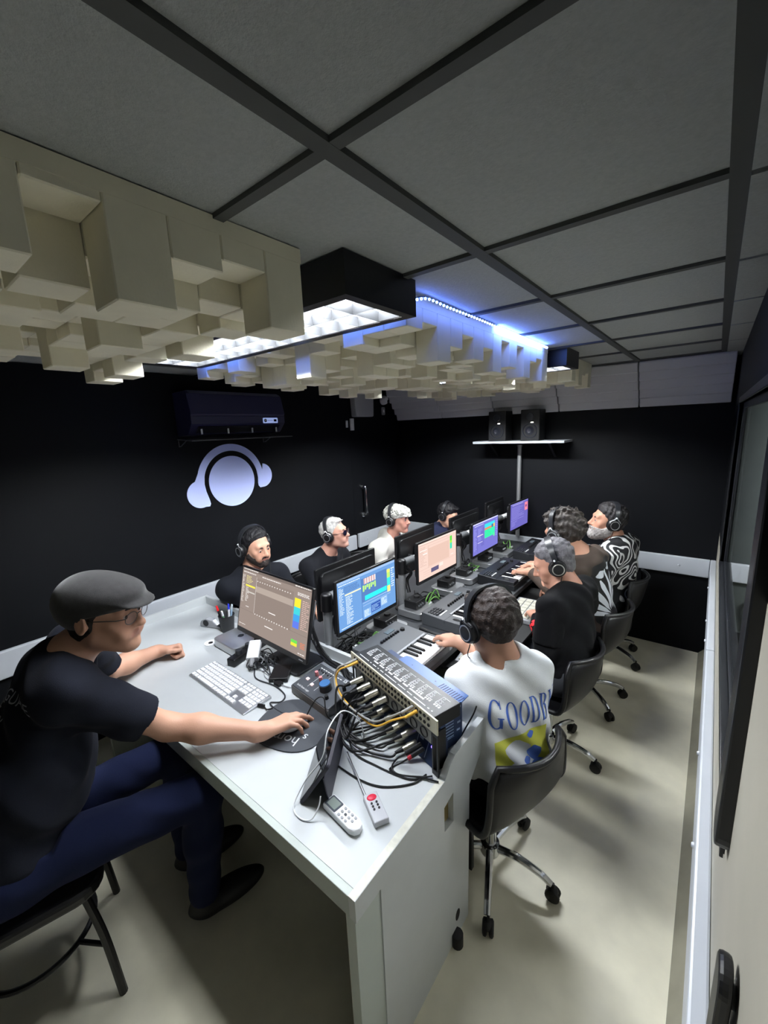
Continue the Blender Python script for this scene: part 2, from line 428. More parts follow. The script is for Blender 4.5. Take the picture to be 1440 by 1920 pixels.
MB().tube(curve_pts([(-.79, 1.835, 2.316), (-.79, 2.1, 2.314), (-.79, 2.50, 2.312)], 4), .006, 8).build('led_bar', LEDBAR, t)
t2 = thing('led_strip', 'blue LED strip hidden between the near light fixture and the middle diffuser', 'LED strip', (-1.4, 1.14, 2.31))
MB().box((-2.1, 1.128, 2.312), (-.83, 1.142, 2.32)).build('led_bar', glow('led_blue_glow', (96, 132, 255), 12), t2)
def led_light(p, size, e, rot=(0, 0, 0), c=(.22, .38, 1.)):
    L = bpy.data.lights.new('led_light', 'AREA'); L.shape = 'RECTANGLE'; L.size = size; L.size_y = .012; L.energy = e; L.color = c
    o = bpy.data.objects.new('led_light', L); COL.objects.link(o); o.location = p; o.rotation_euler = rot
led_light((-1.46, 1.136, 2.305), 1.25, .95, c=(.10, .22, 1.))
def led_long(p, d, e, L):
    led_light(p, L, e, c=(.09, .19, 1.)); o = bpy.data.objects.get('led_light') if False else COL.objects[-1]
    X = Vector((0, 1, 0)); Z = -Vector(d).normalized(); Y = Z.cross(X)
    o.matrix_world = Matrix.Translation(p) @ Matrix((X, Y, Z)).transposed().to_4x4()
led_long((-.776, 1.85, 2.302), (1, 0, .55), .2, 1.3)
led_long((-.786, 1.85, 2.296), (-.5, 0, -1), .22, 1.3)
led_long((-.776, 2.17, 2.302), (1, 0, .55), .16, .65)
# added fill light without a fixture, brightens the adjoining room
L = bpy.data.lights.new('next_room_fill', 'AREA'); L.size = .6; L.energy = 75; o = bpy.data.objects.new('next_room_fill', L); COL.objects.link(o); o.location = (1.1, 2.6, ZC - .02)

# ================================================================ things on the left wall
t = thing('air_conditioner', 'black split air conditioner on the black wall above the headphone emblem', 'air conditioner', (X0, 1.78, 1.905))
ACB = mat('ac_black', (44, 44, 76), .32, spec=.6)
prof = [(0, 2.20), (.165, 2.203), (.19, 2.185), (.222, 2.05), (.222, 2.043), (.214, 2.04), (.217, 2.032), (.216, 1.985), (.205, 1.972), (.15, 1.915), (.05, 1.906), (0, 1.91)]
MB().prism(prof, (X0, 1.40, 0), (1, 0, 0), (0, 0, 1), (0, 1, 0), .77).build('body', ACB, t, bevel=.006)
MB().prism([(.02, 2.204), (.167, 2.2075), (.194, 2.188), (.175, 2.188), (.02, 2.193)], (X0, 1.42, 0), (1, 0, 0), (0, 0, 1), (0, 1, 0), .73).build('top_trim', mat('ac_trim', (90, 90, 116), .35), t)
MB().prism([(.207, 1.968), (.16, 1.928), (.163, 1.922), (.211, 1.964)], (X0, 1.45, 0), (1, 0, 0), (0, 0, 1), (0, 1, 0), .67).build('air_vane', BLACKP, t)
for y in (1.47, 1.67, 1.87, 2.09):
    MB().box((X0 + .19, y, 1.915), (X0 + .196, y + .012, 1.952)).build('vane_clip', PLW, t)
SY, SZ = 2.03, 2.002
MB().prism(rrect(.135, .04, .006), (X0 + .2165, SY, SZ), (0, 1, 0), (0, 0, 1), (1, 0, 0), .004).build('display_sticker', mat('display_sticker', (176, 196, 255), .3, emit=.35), t)
def ring16(r): return [(r * math.cos(a * PI / 8), r * math.sin(a * PI / 8)) for a in range(16)]
ds = MB().mat(0).prism(ring16(.013), (X0 + .2206, SY - .047, SZ), (0, 1, 0), (0, 0, 1), (1, 0, 0), .001)
ds.mat(1).prism(ring16(.0075), (X0 + .2214, SY - .047, SZ), (0, 1, 0), (0, 0, 1), (1, 0, 0), .001)
ds.mat(0)
for k in range(4): ds.prism(rrect(.006, .006, .002), (X0 + .2206, SY - .022 + .0125 * k, SZ), (0, 1, 0), (0, 0, 1), (1, 0, 0), .001)
ds.prism(rrect(.026, .018, .003), (X0 + .2206, SY + .043, SZ), (0, 1, 0), (0, 0, 1), (1, 0, 0), .001)
ds.build('display_marks', [BLACKP, PLW], t)
t = thing('air_deflector', 'clear acrylic air deflector under the black air conditioner', 'air deflector', (X0, 1.78, 1.88))
AC = mat('clear_acrylic', (190, 190, 190), .12, trans=.6, ior=1.2)
def sheet(z): return [(X0 + .03, 1.38, z), (X0 + .27, 1.36, z - .012), (X0 + .27, 2.19, z - .012), (X0 + .03, 2.15, z)]
MB().hexa(sheet(1.884) + sheet(1.888)).build('deflector_sheet', AC, t)
EDG = mat('acrylic_edge', (92, 92, 94), .3)
for y in (1.40, 2.10):
    m = MB(); m.tube([(X0 + .03, y, 1.882), (X0 + .003, y, 1.882), (X0 + .003, y, 1.835), (X0 + .03, y, 1.838), (X0 + .12, y, 1.878)], .003, 6); m.build('bracket', EDG, t)
MB().tube([(X0 + .03, 1.38, 1.886), (X0 + .27, 1.36, 1.874), (X0 + .27, 2.19, 1.874), (X0 + .03, 2.15, 1.886)], .003, 6).build('sheet_edge', EDG, t)

# headphone emblem: flat sheet cut-outs on the wall
t = thing('wall_emblem', 'pale blue headphones-and-head emblem on the black wall under the air conditioner', 'wall emblem', (X0, 1.78, 1.58))
EM = mat('emblem_vinyl', (190, 202, 255), .25, spec=.6, coat=.3)
cy_, cz_ = 1.782, 1.55
def circ(r, a0, a1, n, oy=0, oz=0): return [(oy + r * math.cos(R(a0 + (a1 - a0) * k / n)), oz + r * math.sin(R(a0 + (a1 - a0) * k / n))) for k in range(n + 1)]
MB().prism(circ(.196, 0, 354, 59), (X0, cy_, cz_ - .002), (0, 1, 0), (0, 0, 1), (1, 0, 0), .004).build('head_disc', EM, t)
# band with ear pads
ro, ri = .315, .257
out = circ(ro, 12, 163, 40)
lp = circ(.112, 108, 285, 18, -.298, -.075); rp = circ(.108, -78, 80, 18, .30, .015)
inner = circ(ri, 166, 14, 40)
ol = out + lp + [(-.232, -.185), (-.222, -.165), (-.228, -.13), (-.248, -.06), (-.256, .0)] + inner + [(.257, .0), (.252, -.05), (.256, -.075), (.272, -.093)] + rp
MB().prism([(a * .91, b * .91) for a, b in ol], (X0, cy_, cz_), (0, 1, 0), (0, 0, 1), (1, 0, 0), .004).build('headphone_shape', EM, t)

t = thing('alarm_box', 'grey metal alarm box high on the wall above the door', 'alarm box', (X0, 3.33, 2.03))
AB = mat('alarm_grey', (168, 169, 173), .5)
MB().prism([(-.145, .115), (.145, .115), (.15, .09), (.138, -.12), (-.138, -.12), (-.15, .09)], (X0, 3.33, 2.155), (0, 1, 0), (0, 0, 1), (1, 0, 0), .075).build('cover', AB, t, bevel=.012)
sc = MB()
for k in range(3): sc.tube(curve_pts([(X0 + .077, 3.34 + .03 * k, 2.235), (X0 + .077, 3.355 + .03 * k, 2.262), (X0 + .077, 3.37 + .03 * k, 2.232), (X0 + .077, 3.36 + .03 * k, 2.225)], 4), .002, 5)
sc.build('scribble', BLACKP, t)
t = thing('dome_camera', 'small white dome security camera in the corner beside the door', 'security camera', (X0, 3.72, 2.22))
MB().lathe([(0, 0), (.05, 0), (.05, .02), (.044, .045), (.03, .06), (0, .065)], (X0, 3.72, 2.215), (1, 0, 0)).build('dome', PLW, t)
MB().cyl((X0 + .04, 3.735, 2.205), (X0 + .07, 3.75, 2.2), .02, .017).build('lens', BLACKP, t)
t = thing('switch_plate', 'small white switch plate under the dome camera', 'switch', (X0, 3.715, 2.1))
MB().prism(rrect(.055, .085, .012), (X0, 3.715, 2.098), (0, 1, 0), (0, 0, 1), (1, 0, 0), .014).build('plate', PLG, t, bevel=.003)
MB().prism(rrect(.02, .03, .004), (X0 + .014, 3.715, 2.098), (0, 1, 0), (0, 0, 1), (1, 0, 0), .004).build('button', PLW, t)
tag(MB().box((X0 - .004, 3.105, 1.93), (X0 + .012, 3.128, 2.0)).build('contact_sensor', PLW, bevel=.003), 'narrow white door contact sensor on the wall side of the door edge', 'door sensor')
tag(MB().box((X0 - .004, 3.17, 1.90), (X0 + .016, 3.215, 2.02)).build('contact_sensor', PLW, bevel=.003), 'wider white door contact sensor on the door side of the door edge', 'door sensor')

# ================================================================ back wall shelf, speakers, conduit
t = thing('wall_shelf', 'white shelf on the black back wall holding two black speakers', 'shelf', (-1.42, Y1, 1.74))
MB().box((-1.84, 3.70, 1.725), (-1.0, Y1 - .001, 1.745)).build('shelf_board', RAILW, t, bevel=.002)
for x in (-1.7, -1.15): MB().prism([(0, 0), (-.2, 0), (-.2, -.012), (-.012, -.14), (0, -.14)], (x, Y1, 1.725), (0, 1, 0), (0, 0, 1), (1, 0, 0), .02).build('bracket', BLACKM, t)
def speaker(x, label):
    t = thing('studio_speaker', label, 'speaker', (x, 3.80, 1.745), 0, 'black speakers on the wall shelf')
    MB().box((x - .085, 3.735, 1.745), (x + .085, 3.90, 2.02)).build('cabinet', BLACKP, t, bevel=.008)
    MB().lathe([(0, .012), (.02, .016), (.03, .004), (.052, -.008), (.06, .004), (.066, .004), (.068, -.002)], (x, 3.734, 1.835), (0, -1, 0)).build('woofer', mat('woofer', (34, 36, 46), .3), t)
    MB().lathe([(0, .008), (.014, .006), (.03, .003), (.034, -.002)], (x, 3.734, 1.96), (0, -1, 0)).build('tweeter', mat('woofer', (34, 36, 46), .3), t)
    MB().cbox((x + .02, 3.732, 1.907), (.022, .006, .008)).build('power_light', glow('speaker_led', (255, 250, 240), 3), t)
speaker(-1.612, 'left black studio speaker on the white wall shelf')
speaker(-1.305, 'right black studio speaker on the white wall shelf')
tag(MB().cyl((-1.463, 3.93, .80), (-1.463, 3.93, 1.70), .02, n=16).cyl((-1.463, 3.93, 1.685), (-1.463, 3.93, 1.70), .024, n=16).build('cable_conduit', ALU), 'grey metal conduit pipe rising from the table to the wall shelf', 'pipe')
# black pull on the right wall close to the lens
t = thing('pull_handle', 'black rounded pull handle on the grey right wall, close to the lens', 'handle', (X1, .6, 1.08))
MB().prism(rrect(.06, .22, .029, 6), (X1 - .022, .60, 1.07), (0, 1, 0), (0, 0, 1), (1, 0, 0), .016).build('grip', BLACKP, t, bevel=.005)
for z_ in (1.13, .99): MB().cyl((X1 - .012, .60, z_), (X1, .60, z_), .014).build('mount', BLACKP, t)
# armrests seen through the window
for y_, z_, lb in ((3.3, .62, 'far'), (2.75, .62, 'near')):
    t = thing('visitor_chair', 'dark chair with looped armrest beyond the window, the %s of two' % lb, 'chair', (.34, y_, 0), 0, 'chairs beyond the window')
    MB().box((.22, y_ - .2, .40), (.62, y_ + .2, .45)).build('seat', BLACKP, t, bevel=.015)
    MB().box((.60, y_ - .2, .47), (.64, y_ + .2, .85)).build('backrest', BLACKP, t, bevel=.015)
    for s in (-1, 1):
        MB().tube(curve_pts([(.57, y_ + s * .22, .45), (.57, y_ + s * .22, .64), (.26, y_ + s * .22, .64), (.26, y_ + s * .22, .45)], 6), .014, 8).build('armrest', BLACKP, t)
        for xx in (.26, .58): MB().cyl((xx, y_ + s * .17, 0), (xx, y_ + s * .17, .41), .014, n=10).build('leg', BLACKP, t)
# ================================================================ operator's white desk
D0, D1 = -2.70, -.597
t = thing('operator_desk', 'white laminate desk with raised borders and a slotted end panel, nearest the lens', 'desk', (-1.65, .95, 0))
MB().box((D0, .585, .715), (-.62, 1.322, .75)).build('worktop', WHITE, t)
MB().box((D0, .563, .683), (-.62, .585, .7495)).build('front_apron', DKLAM, t, bevel=.0015)
ep = MB()
def yz(pts, x0=-.62, x1=-.597): ep.prism(pts, (x0, 0, 0), (0, 1, 0), (0, 0, 1), (1, 0, 0), x1 - x0)
yz([(.563, .683), (.998, .683), (.998, .7515), (.563, .7515)])
yz([(.662, 0), (.998, 0), (.998, .683), (.662, .683)])
yz([(.998, 0), (1.06, 0), (1.06, .545), (.998, .555)])
yz([(.998, .652), (1.06, .664), (1.06, .795), (1.04, .785), (1.005, .7515), (.998, .7515)])
yz([(1.06, 0), (1.17, 0), (1.18, .60), (1.30, .69), (1.343, .70), (1.343, .803), (1.075, .803), (1.06, .795)])
ep.build('end_panel', WHITE, t)
MB().box((-.622, .997, .54), (-.6185, 1.062, .67)).build('slot_lining', mat('raw_board', (120, 106, 62), .8), t)
MB().box((-.634, .5635, 0), (-.601, .662, .683)).build('leg_panel', DKLAM, t)
MB().prism([(.016 * math.cos(k * PI / 8), .024 * math.sin(k * PI / 8)) for k in range(16)], (-.5968, 1.085, .10), (0, 1, 0), (0, 0, 1), (1, 0, 0), .0006).build('cable_hole', BLACKR, t)
MB().prism([(.563, 0), (1.0, 0), (1.0, .0006), (.563, .0006)], (-.6205, 0, .7516), (0, 1, 0), (0, 0, 1), (1, 0, 0), .022).build('edge_strip', EDGE, t)
MB().box((D0, 1.322, .62), (-.62, 1.343, .803)).build('back_border', WHITE, t, bevel=.0015)
MB().box((D0 - .02, .563, .62), (D0, 1.343, .803)).build('left_border', WHITE, t, bevel=.0015)
MB().box((-2.66, .62, 0), (-2.63, 1.31, .715)).build('support_panel', DKLAM, t)
MB().box((-2.62, 1.285, .06), (-.64, 1.305, .715)).build('shade_panel', mat('dark_panel', (26, 27, 27), .6), t)  # dark board added to stand in for the deep shade under the desk
MB().cyl((-.585, 1.06, 0), (-.585, 1.06, .05), .022, n=14).build('foot', BLACKR, t)
g = MB(); g.cyl((-2.14, 1.043, .7497), (-2.14, 1.043, .7525), .035, n=20); g.mat(1).cyl((-2.14, 1.043, .7525), (-2.14, 1.043, .7528), .013, n=16); g.build('cable_grommet', [PLW, BLACKR], t)

# ---------------------------------------------------------------- monitors
def q3(o, u, v, n, a0, a1, b0, b1, d): # quad in the screen plane
    return [o + u * a0 + v * b0 + n * d, o + u * a1 + v * b0 + n * d, o + u * a1 + v * b1 + n * d, o + u * a0 + v * b1 + n * d]
UI = {}
def uim(rgb, e=1.0):
    k = 'screen_%d_%d_%d' % rgb
    return glow(k, rgb, e)
def monitor(name, label, c, yaw, tilt, w, h, kind, group, screen=True, thick=.035, bez=.012, parent=None):
    t = thing(name, label, 'monitor', (c[0], c[1], .75), 0, group)
    yaw, tilt = R(yaw), R(tilt)
    u = Vector((math.cos(yaw), math.sin(yaw), 0)); n0 = Vector((math.sin(yaw), -math.cos(yaw), 0))
    v = Vector((0, 0, 1)) * math.cos(tilt) - n0 * math.sin(tilt); n = u.cross(v)
    o = Vector(c)
    b = MB()
    b.prism(rrect(w, h, .008, 3), o - n * .016, u, v, n, .016)
    b.prism(rrect(w * .9, h * .8, .03, 3), o - n * thick, u, v, n, thick - .014)
    b.build('housing', BLACKP, t, bevel=.002)
    lo = .026 if kind == 'op' else .022
    sw, sh = w - 2 * bez, h - bez - lo; so = o + v * ((lo - bez) / 2)
    scr = None
    UIs = screen_ui(kind)
    m = MB(); m.add(q3(so, u, v, n, -sw / 2, sw / 2, -sh / 2, sh / 2, .0006), [(0, 1, 2, 3)])
    scr = m.build('screen', uim(UIs['bg'], UIs['e']), t)
    cols = []; mm = MB()
    for (x0, y0, x1, y1, col) in UIs['r']:
        if col not in cols: cols.append(col)
        mm.mat(cols.index(col)).add(q3(so, u, v, n, (x0 - .5) * sw, (x1 - .5) * sw, (.5 - y1) * sh, (.5 - y0) * sh, .0009 + .00004 * len(mm.f) ** .5), [(0, 1, 2, 3)])
    mm.build('screen_interface', [uim(c_, UIs['e']) for c_ in cols], scr, recalc=False)
    return t, o, u, v, n
def textbars(r, rnd, x0, x1, y0, y1, n, col, hh=.5, fill=(.4, 1)):
    for k in range(n):
        y = y0 + (y1 - y0) * k / n; x = x0
        L = (x1 - x0) * rnd.uniform(*fill)
        while x < x0 + L:
            wl = rnd.uniform(.008, .03); r.append((x, y, min(x + wl, x1), y + (y1 - y0) / n * hh, col)); x += wl + .006
def screen_ui(kind):
    if kind in UI: return UI[kind]
    rnd = random.Random(hash(kind) % 1000 if False else sum(map(ord, kind))); r = []
    if kind == 'op':
        bg, e = (150, 136, 128), .85; lt, dk, wh = (176, 162, 152), (122, 110, 104), (236, 230, 226)
        r += [(0, 0, 1, .04, dk), (.235, .115, .78, .69, (143, 129, 121)), (.235, .24, .78, .335, lt), (.235, .10, .238, .69, wh), (.0, .69, 1, .694, dk)]
        textbars(r, rnd, .02, .25, .008, .03, 1, wh, .7, (1, 1)); textbars(r, rnd, .79, .99, .008, .03, 1, wh, .7, (1, 1))
        textbars(r, rnd, .02, .22, .06, .085, 1, wh, .6, (1, 1)); textbars(r, rnd, .32, .6, .06, .085, 1, wh, .6, (1, 1))
        textbars(r, rnd, .01, .05, .12, .58, 22, wh, .4); textbars(r, rnd, .075, .2, .12, .25, 6, (226, 214, 150), .45)
        r.append((.07, .265, .225, .295, (236, 226, 90))); textbars(r, rnd, .08, .13, .31, .55, 11, wh, .45); r.append((.10, .37, .225, .39, (205, 200, 192)))
        for k in range(14): r.append((.25 + k * .037, .15, .262 + k * .037, .165, wh)); r.append((.25 + k * .037, .685, .265 + k * .037, .70, wh))
        textbars(r, rnd, .83, .98, .10, .15, 3, wh, .6, (.8, 1))
        r += [(.80, .19, .88, .32, (238, 226, 60)), (.80, .32, .88, .43, (70, 206, 214)), (.80, .43, .88, .53, (70, 160, 226)), (.80, .53, .88, .63, (98, 124, 226)), (.80, .80, .88, .845, (110, 214, 90)), (.80, .845, .88, .89, (228, 222, 70))]
        textbars(r, rnd, .90, .99, .20, .63, 16, (226, 190, 180), .35); textbars(r, rnd, .92, .98, .80, .89, 5, (230, 130, 90), .5)
        r += [(.46, .565, .56, .58, wh), (.42, .80, .54, .815, wh), (.10, .62, .15, .63, wh)]; textbars(r, rnd, .02, .12, .93, .95, 1, wh, .5, (1, 1)); textbars(r, rnd, .9, .98, .955, .98, 1, wh, .5, (1, 1))
    elif kind == 'blue':
        bg, e = (104, 148, 202), 1.0; lt, dk, wh = (150, 190, 232), (70, 104, 160), (216, 230, 244)
        r += [(.38, .12, .84, .62, (84, 120, 176)), (0, 0, 1, .05, (150, 180, 222)), (.375, .1, .38, .98, dk)]
        textbars(r, rnd, .02, .36, .07, .11, 1, wh, .5, (1, 1)); textbars(r, rnd, .1, .36, .13, .27, 7, dk, .5, (.7, 1)); textbars(r, rnd, .02, .09, .13, .68, 20, wh, .45)
        r.append((.11, .285, .37, .315, (232, 226, 190))); textbars(r, rnd, .12, .23, .34, .92, 22, wh, .5); r += [(.04, .24, .1, .255, wh), (.03, .95, .37, .965, wh)]
        for k in range(5): r += [(.42 + k * .042, .13, .448 + k * .042, .25, (196, 160, 160)), (.448 + k * .042, .13, .46 + k * .042, .25, (240, 244, 246))]
        for k in range(7): r.append((.40 + k * .034, .27 + .01 * (k % 2), .426 + k * .034, .40 - .03 * (k % 3), (176, 228, 122)))
        r += [(.43, .50, .83, .60, (52, 222, 222)), (.84, .15, .90, .22, (240, 226, 110)), (.84, .22, .90, .34, (176, 222, 110)), (.84, .34, .90, .52, (60, 214, 208)), (.84, .52, .90, .66, (232, 220, 130))]
        textbars(r, rnd, .92, .99, .15, .6, 9, wh, .5)
        r += [(.39, .64, .9, .645, wh), (.39, .70, .9, .704, wh), (.53, .74, .70, .93, (52, 84, 160)), (.40, .80, .52, .97, (140, 176, 220)), (.71, .72, .83, .9, (140, 176, 220))]
        textbars(r, rnd, .54, .69, .78, .92, 6, lt, .5); textbars(r, rnd, .41, .51, .81, .96, 6, wh, .5); textbars(r, rnd, .72, .82, .73, .89, 6, wh, .5)
    elif kind == 'pink':
        bg, e = (226, 196, 184), .95; lt, dk, wh = (238, 214, 204), (186, 158, 148), (250, 240, 236)
        r += [(.24, .2, .8, .70, (214, 182, 168)), (0, 0, 1, .035, lt), (.235, .12, .24, .73, dk), (.24, .13, .82, .135, dk), (0, .72, 1, .725, dk)]
        textbars(r, rnd, .03, .8, .05, .08, 1, dk, .5, (.9, 1)); textbars(r, rnd, .03, .2, .12, .65, 14, dk, .3); r += [(.03, .2, .2, .215, wh), (.1, .3, .21, .32, wh)]
        r += [(.82, .10, .88, .24, (90, 206, 70)), (.82, .24, .88, .31, (150, 226, 70)), (.82, .31, .88, .48, (60, 206, 170)), (.84, .64, .92, .65, wh)]
        r += [(.3, .78, .5, .90, (92, 86, 118)), (.1, .80, .28, .805, dk), (.1, .86, .28, .865, dk), (.1, .92, .28, .925, dk), (.52, .74, .62, .84, lt)]
    elif kind == 'violet':
        bg, e = (112, 110, 190), 1.0; lt, dk, wh = (150, 150, 220), (88, 86, 160), (214, 212, 240)
        r += [(0, 0, 1, .04, (196, 196, 236)), (.16, .2, .17, .95, dk), (.3, .2, .42, .8, (104, 102, 180))]
        textbars(r, rnd, .06, .4, .08, .12, 1, wh, .5, (1, 1)); textbars(r, rnd, .03, .14, .18, .9, 16, lt, .4); textbars(r, rnd, .17, .36, .2, .6, 10, lt, .35); r += [(.15, .42, .38, .44, (236, 214, 220)), (.17, .65, .36, .665, wh)]
        r += [(.44, .13, .86, .26, (60, 206, 216)), (.44, .26, .72, .33, (206, 130, 100)), (.72, .22, .80, .33, (72, 110, 150)), (.80, .22, .86, .33, (226, 190, 90)), (.44, .33, .86, .60, (60, 222, 160)), (.80, .55, .86, .66, (90, 220, 150))]
        textbars(r, rnd, .46, .78, .34, .58, 6, (48, 190, 140), .4); textbars(r, rnd, .9, .98, .1, .7, 9, lt, .5)
    else:
        bg, e = (104, 98, 178), .95; lt, wh = (140, 136, 210), (212, 210, 240)
        r += [(.8, .1, .98, .42, (236, 130, 150)), (.84, .2, .93, .3, (120, 80, 130)), (0, 0, 1, .03, lt), (.03, .64, .75, .655, lt)]
        textbars(r, rnd, .1, .7, .06, .09, 1, wh, .5, (1, 1)); textbars(r, rnd, .06, .75, .14, .62, 14, lt, .4, (.5, 1)); textbars(r, rnd, .06, .4, .7, .9, 6, lt, .4)
    UI[kind] = dict(bg=bg, e=e, r=r); return UI[kind]
t, o, u, v, n = monitor('computer_monitor', 'large black monitor showing a brown arranger screen, on the white operator desk', (-1.678, 1.148, 1.024), -2.2, 12.7, .60, .359, 'op', 'monitors', bez=.008)
MB().tube([o - n * .03 - v * .02, o - n * .075 - v * .06, (-1.66, 1.235, .90), (-1.66, 1.235, .765)], [.03, .03, .028, .03], 10).build('stand_neck', BLACKP, t)
MB().prism(rrect(.27, .19, .02), (-1.60, 1.20, .7505), (1, 0, 0), (0, 1, 0), (0, 0, 1), .012).build('stand_base', DGP, t, bevel=.003)
ch = MB().prism(rrect(.03, .004, .001), o - v * .167 + u * .26 + n * .0004, u, v, n, .0008); ch.build('brand_mark', PLG, t)

# ---------------------------------------------------------------- small desk things
def minibox(label, x, y, rz, size=.205, group='silver mini computers'):
    t = thing('mini_computer', label, 'computer', (x, y, .751), rz, group)
    m = MB(); m.prism(rrect(size, size, .035, 6), (0, 0, .003), (1, 0, 0), (0, 1, 0), (0, 0, 1), .042); m.build('shell', ALU, t, bevel=.004, world=False)
    MB().cyl((0, 0, 0), (0, 0, .004), size * .42, n=24).build('foot', BLACKR, t, world=False)
    ap = MB()
    ap.prism([(.016 * math.cos(a) * (1 + .12 * math.cos(2 * a)), .018 * math.sin(a)) for a in [k * PI / 8 for k in range(16)]], (0, 0, .0451), (1, 0, 0), (0, 1, 0), (0, 0, 1), .0005)
    ap.add([(.002, .02, .0455), (.012, .03, .0455), (.004, .031, .0455)], [(0, 1, 2)])
    ap.build('top_mark', mat('dark_mark', (40, 42, 46), .25), t, world=False)
    MB().cyl((-size * .36, -size / 2 - .0005, .02), (-size * .36, -size / 2 + .002, .02), .002).build('power_light', PLW, t, world=False)
    return t
minibox('silver mini computer on the white operator desk, left under the large monitor', -1.99, 1.145, R(-1), .225)

t = thing('desk_keyboard', 'white and silver full size computer keyboard on the operator desk', 'keyboard', (-1.68, .873, .7505), R(-1.3))
KS = mat('key_white', (235, 237, 240), .4)
MB().hexa([(-.242, -.07, 0), (.242, -.07, 0), (.242, .07, 0), (-.242, .07, 0), (-.242, -.07, .006), (.242, -.07, .006), (.242, .07, .012), (-.242, .07, .012)]).build('base', ALU, t, bevel=.002, world=False)
def kz(y): return .006 + (y + .07) / .14 * .006
KROWS = [(.056, .014, [1.0] * 14), (.036, .0185, [1.0] * 13 + [1.6]), (.0145, .0185, [1.5] + [1.0] * 12 + [1.1]), (-.007, .0185, [1.8] + [1.0] * 11 + [1.8]), (-.0285, .0185, [2.3] + [1.0] * 10 + [2.3]), (-.051, .0185, [1.2, 1.2, 1.3, 5.6, 1.3, 1.2, 1.2, 1.2])]
def key(x0, x1, y, hgt):
    m = MB(); z0 = kz(y); m.hexa([(x0, y - hgt / 2, z0), (x1, y - hgt / 2, z0), (x1, y + hgt / 2, z0 + .001), (x0, y + hgt / 2, z0 + .001), (x0 + .001, y - hgt / 2 + .001, z0 + .0045), (x1 - .001, y - hgt / 2 + .001, z0 + .0045), (x1 - .001, y + hgt / 2 - .001, z0 + .0055), (x0 + .001, y + hgt / 2 - .001, z0 + .0055)])
    m.build('keycap', KS, t, world=False)
for y, hgt, ws in KROWS:
    tot = sum(ws); x = -.237; W_ = .305; gap = .0032
    for w_ in ws:
        x1 = x + W_ * w_ / tot; key(x + gap / 2, x1 - gap / 2, y, hgt); x = x1
for y, hgt, xs_ in ((.056, .014, 3), (.036, .0185, 3), (.0145, .0185, 3), (-.051, .0185, 3)):
    for k in range(xs_): key(.078 + k * .0215, .078 + k * .0215 + .0185, y, hgt)
key(.0995, .118, -.0285, .0185)
for y, hgt in ((.056, .014), (.036, .0185), (.0145, .0185), (-.007, .0185), (-.0285, .0185)):
    for k in range(4): key(.150 + k * .0218, .150 + k * .0218 + .0186, y, hgt)

# pen cup and pens
t = thing('pen_cup', 'black mesh pen cup at the back left of the white desk', 'pen holder', (-2.195, 1.185, .751))
MB().lathe([(0, .002), (.036, .002), (.046, .10), (.043, .10), (.034, .006), (0, .006)], (-2.195, 1.185, .751), n=24).build('mesh_wall', mat('cup_mesh', (58, 60, 62), .5, metal=.3, bump=.8, bscale=500), t)
MB().tube([(-2.195 + .0455 * math.cos(a), 1.185 + .0455 * math.sin(a), .851) for a in [k * PI / 12 for k in range(24)]], .0025, 6, closed=True).build('rim', BLACKM, t)
def pen(dx, dy, lx, ly, L, body, capm, label):
    b = Vector((-2.195 + dx, 1.185 + dy, .758)); d = Vector((lx, ly, 1)).normalized()
    t = thing('marker_pen', label, 'pen', tuple(b), 0, 'pens in the mesh cup')
    MB().cyl(b, b + d * (L - .03), .006, n=10).build('barrel', body, t); MB().cyl(b + d * (L - .032), b + d * L, .0068, .0055, n=10).build('cap', capm, t)
pen(-.012, -.015, -.22, -.1, .155, BLACKP, mat('red_cap', (214, 30, 36), .4), 'black marker with a red cap in the mesh pen cup')
pen(-.002, .012, -.08, .12, .150, PLW, mat('blue_cap', (40, 56, 190), .4), 'white marker with a dark blue cap in the mesh pen cup')
pen(.016, .004, .16, .1, .165, mat('pale_blue_pen', (160, 190, 216), .3), mat('clear_cap', (190, 205, 214), .25), 'pale blue pen leaning right in the mesh pen cup')
pen(.008, -.012, .05, -.16, .135, mat('green_pen', (96, 150, 110), .4), PLW, 'short green pen in the mesh pen cup')
t = thing('tape_dispenser', 'grey translucent tape dispenser left of the pen cup', 'tape dispenser', (-2.32, 1.155, .751), R(20))
MB().prism([(-.075, 0), (.075, 0), (.078, .012), (.05, .02), (.02, .05), (-.03, .056), (-.068, .04), (-.08, .015)], (0, -.018, 0), (1, 0, 0), (0, 0, 1), (0, 1, 0), .036).build('shell', mat('smoke_plastic', (150, 152, 156), .25), t, bevel=.006, world=False)
MB().cyl((-.03, -.02, .03), (-.03, .02, .03), .02, n=18).build('tape_core', BLACKP, t, world=False)
MB().box((.05, -.016, .012), (.08, .016, .022)).build('cutter', BLACKM, t, world=False)

t = thing('power_strip', 'black power strip beside the silver mini computer under the large monitor', 'power strip', (-1.85, 1.10, .751), R(-76))
MB().box((-.13, -.026, 0), (.13, .026, .04)).build('body', BLACKP, t, bevel=.005, world=False)
for k in range(3): MB().cyl((-.07 + k * .07, 0, .04), (-.07 + k * .07, 0, .062), .019, .016, n=14).build('plug', DGP, t, world=False)
t = thing('power_adapter', 'white power adapter standing on end in the cables below the large monitor', 'power adapter', (-1.735, 1.075, .751))
ax_ = Vector((.45, -.48, -.32)).normalized(); sd = Vector((.7, .7, 0)).normalized(); upv_ = ax_.cross(sd)
pa = MB(); pa.prism(rrect(.062, .034, .01), Vector((-1.775, 1.10, .845)), sd, upv_, ax_, .105); pa.build('body', PLW, t, bevel=.003)
MB().cyl(Vector((-1.775, 1.10, .845)) + ax_ * .105, Vector((-1.775, 1.10, .845)) + ax_ * .14, .015, .009, n=10).build('plug', PLG, t)
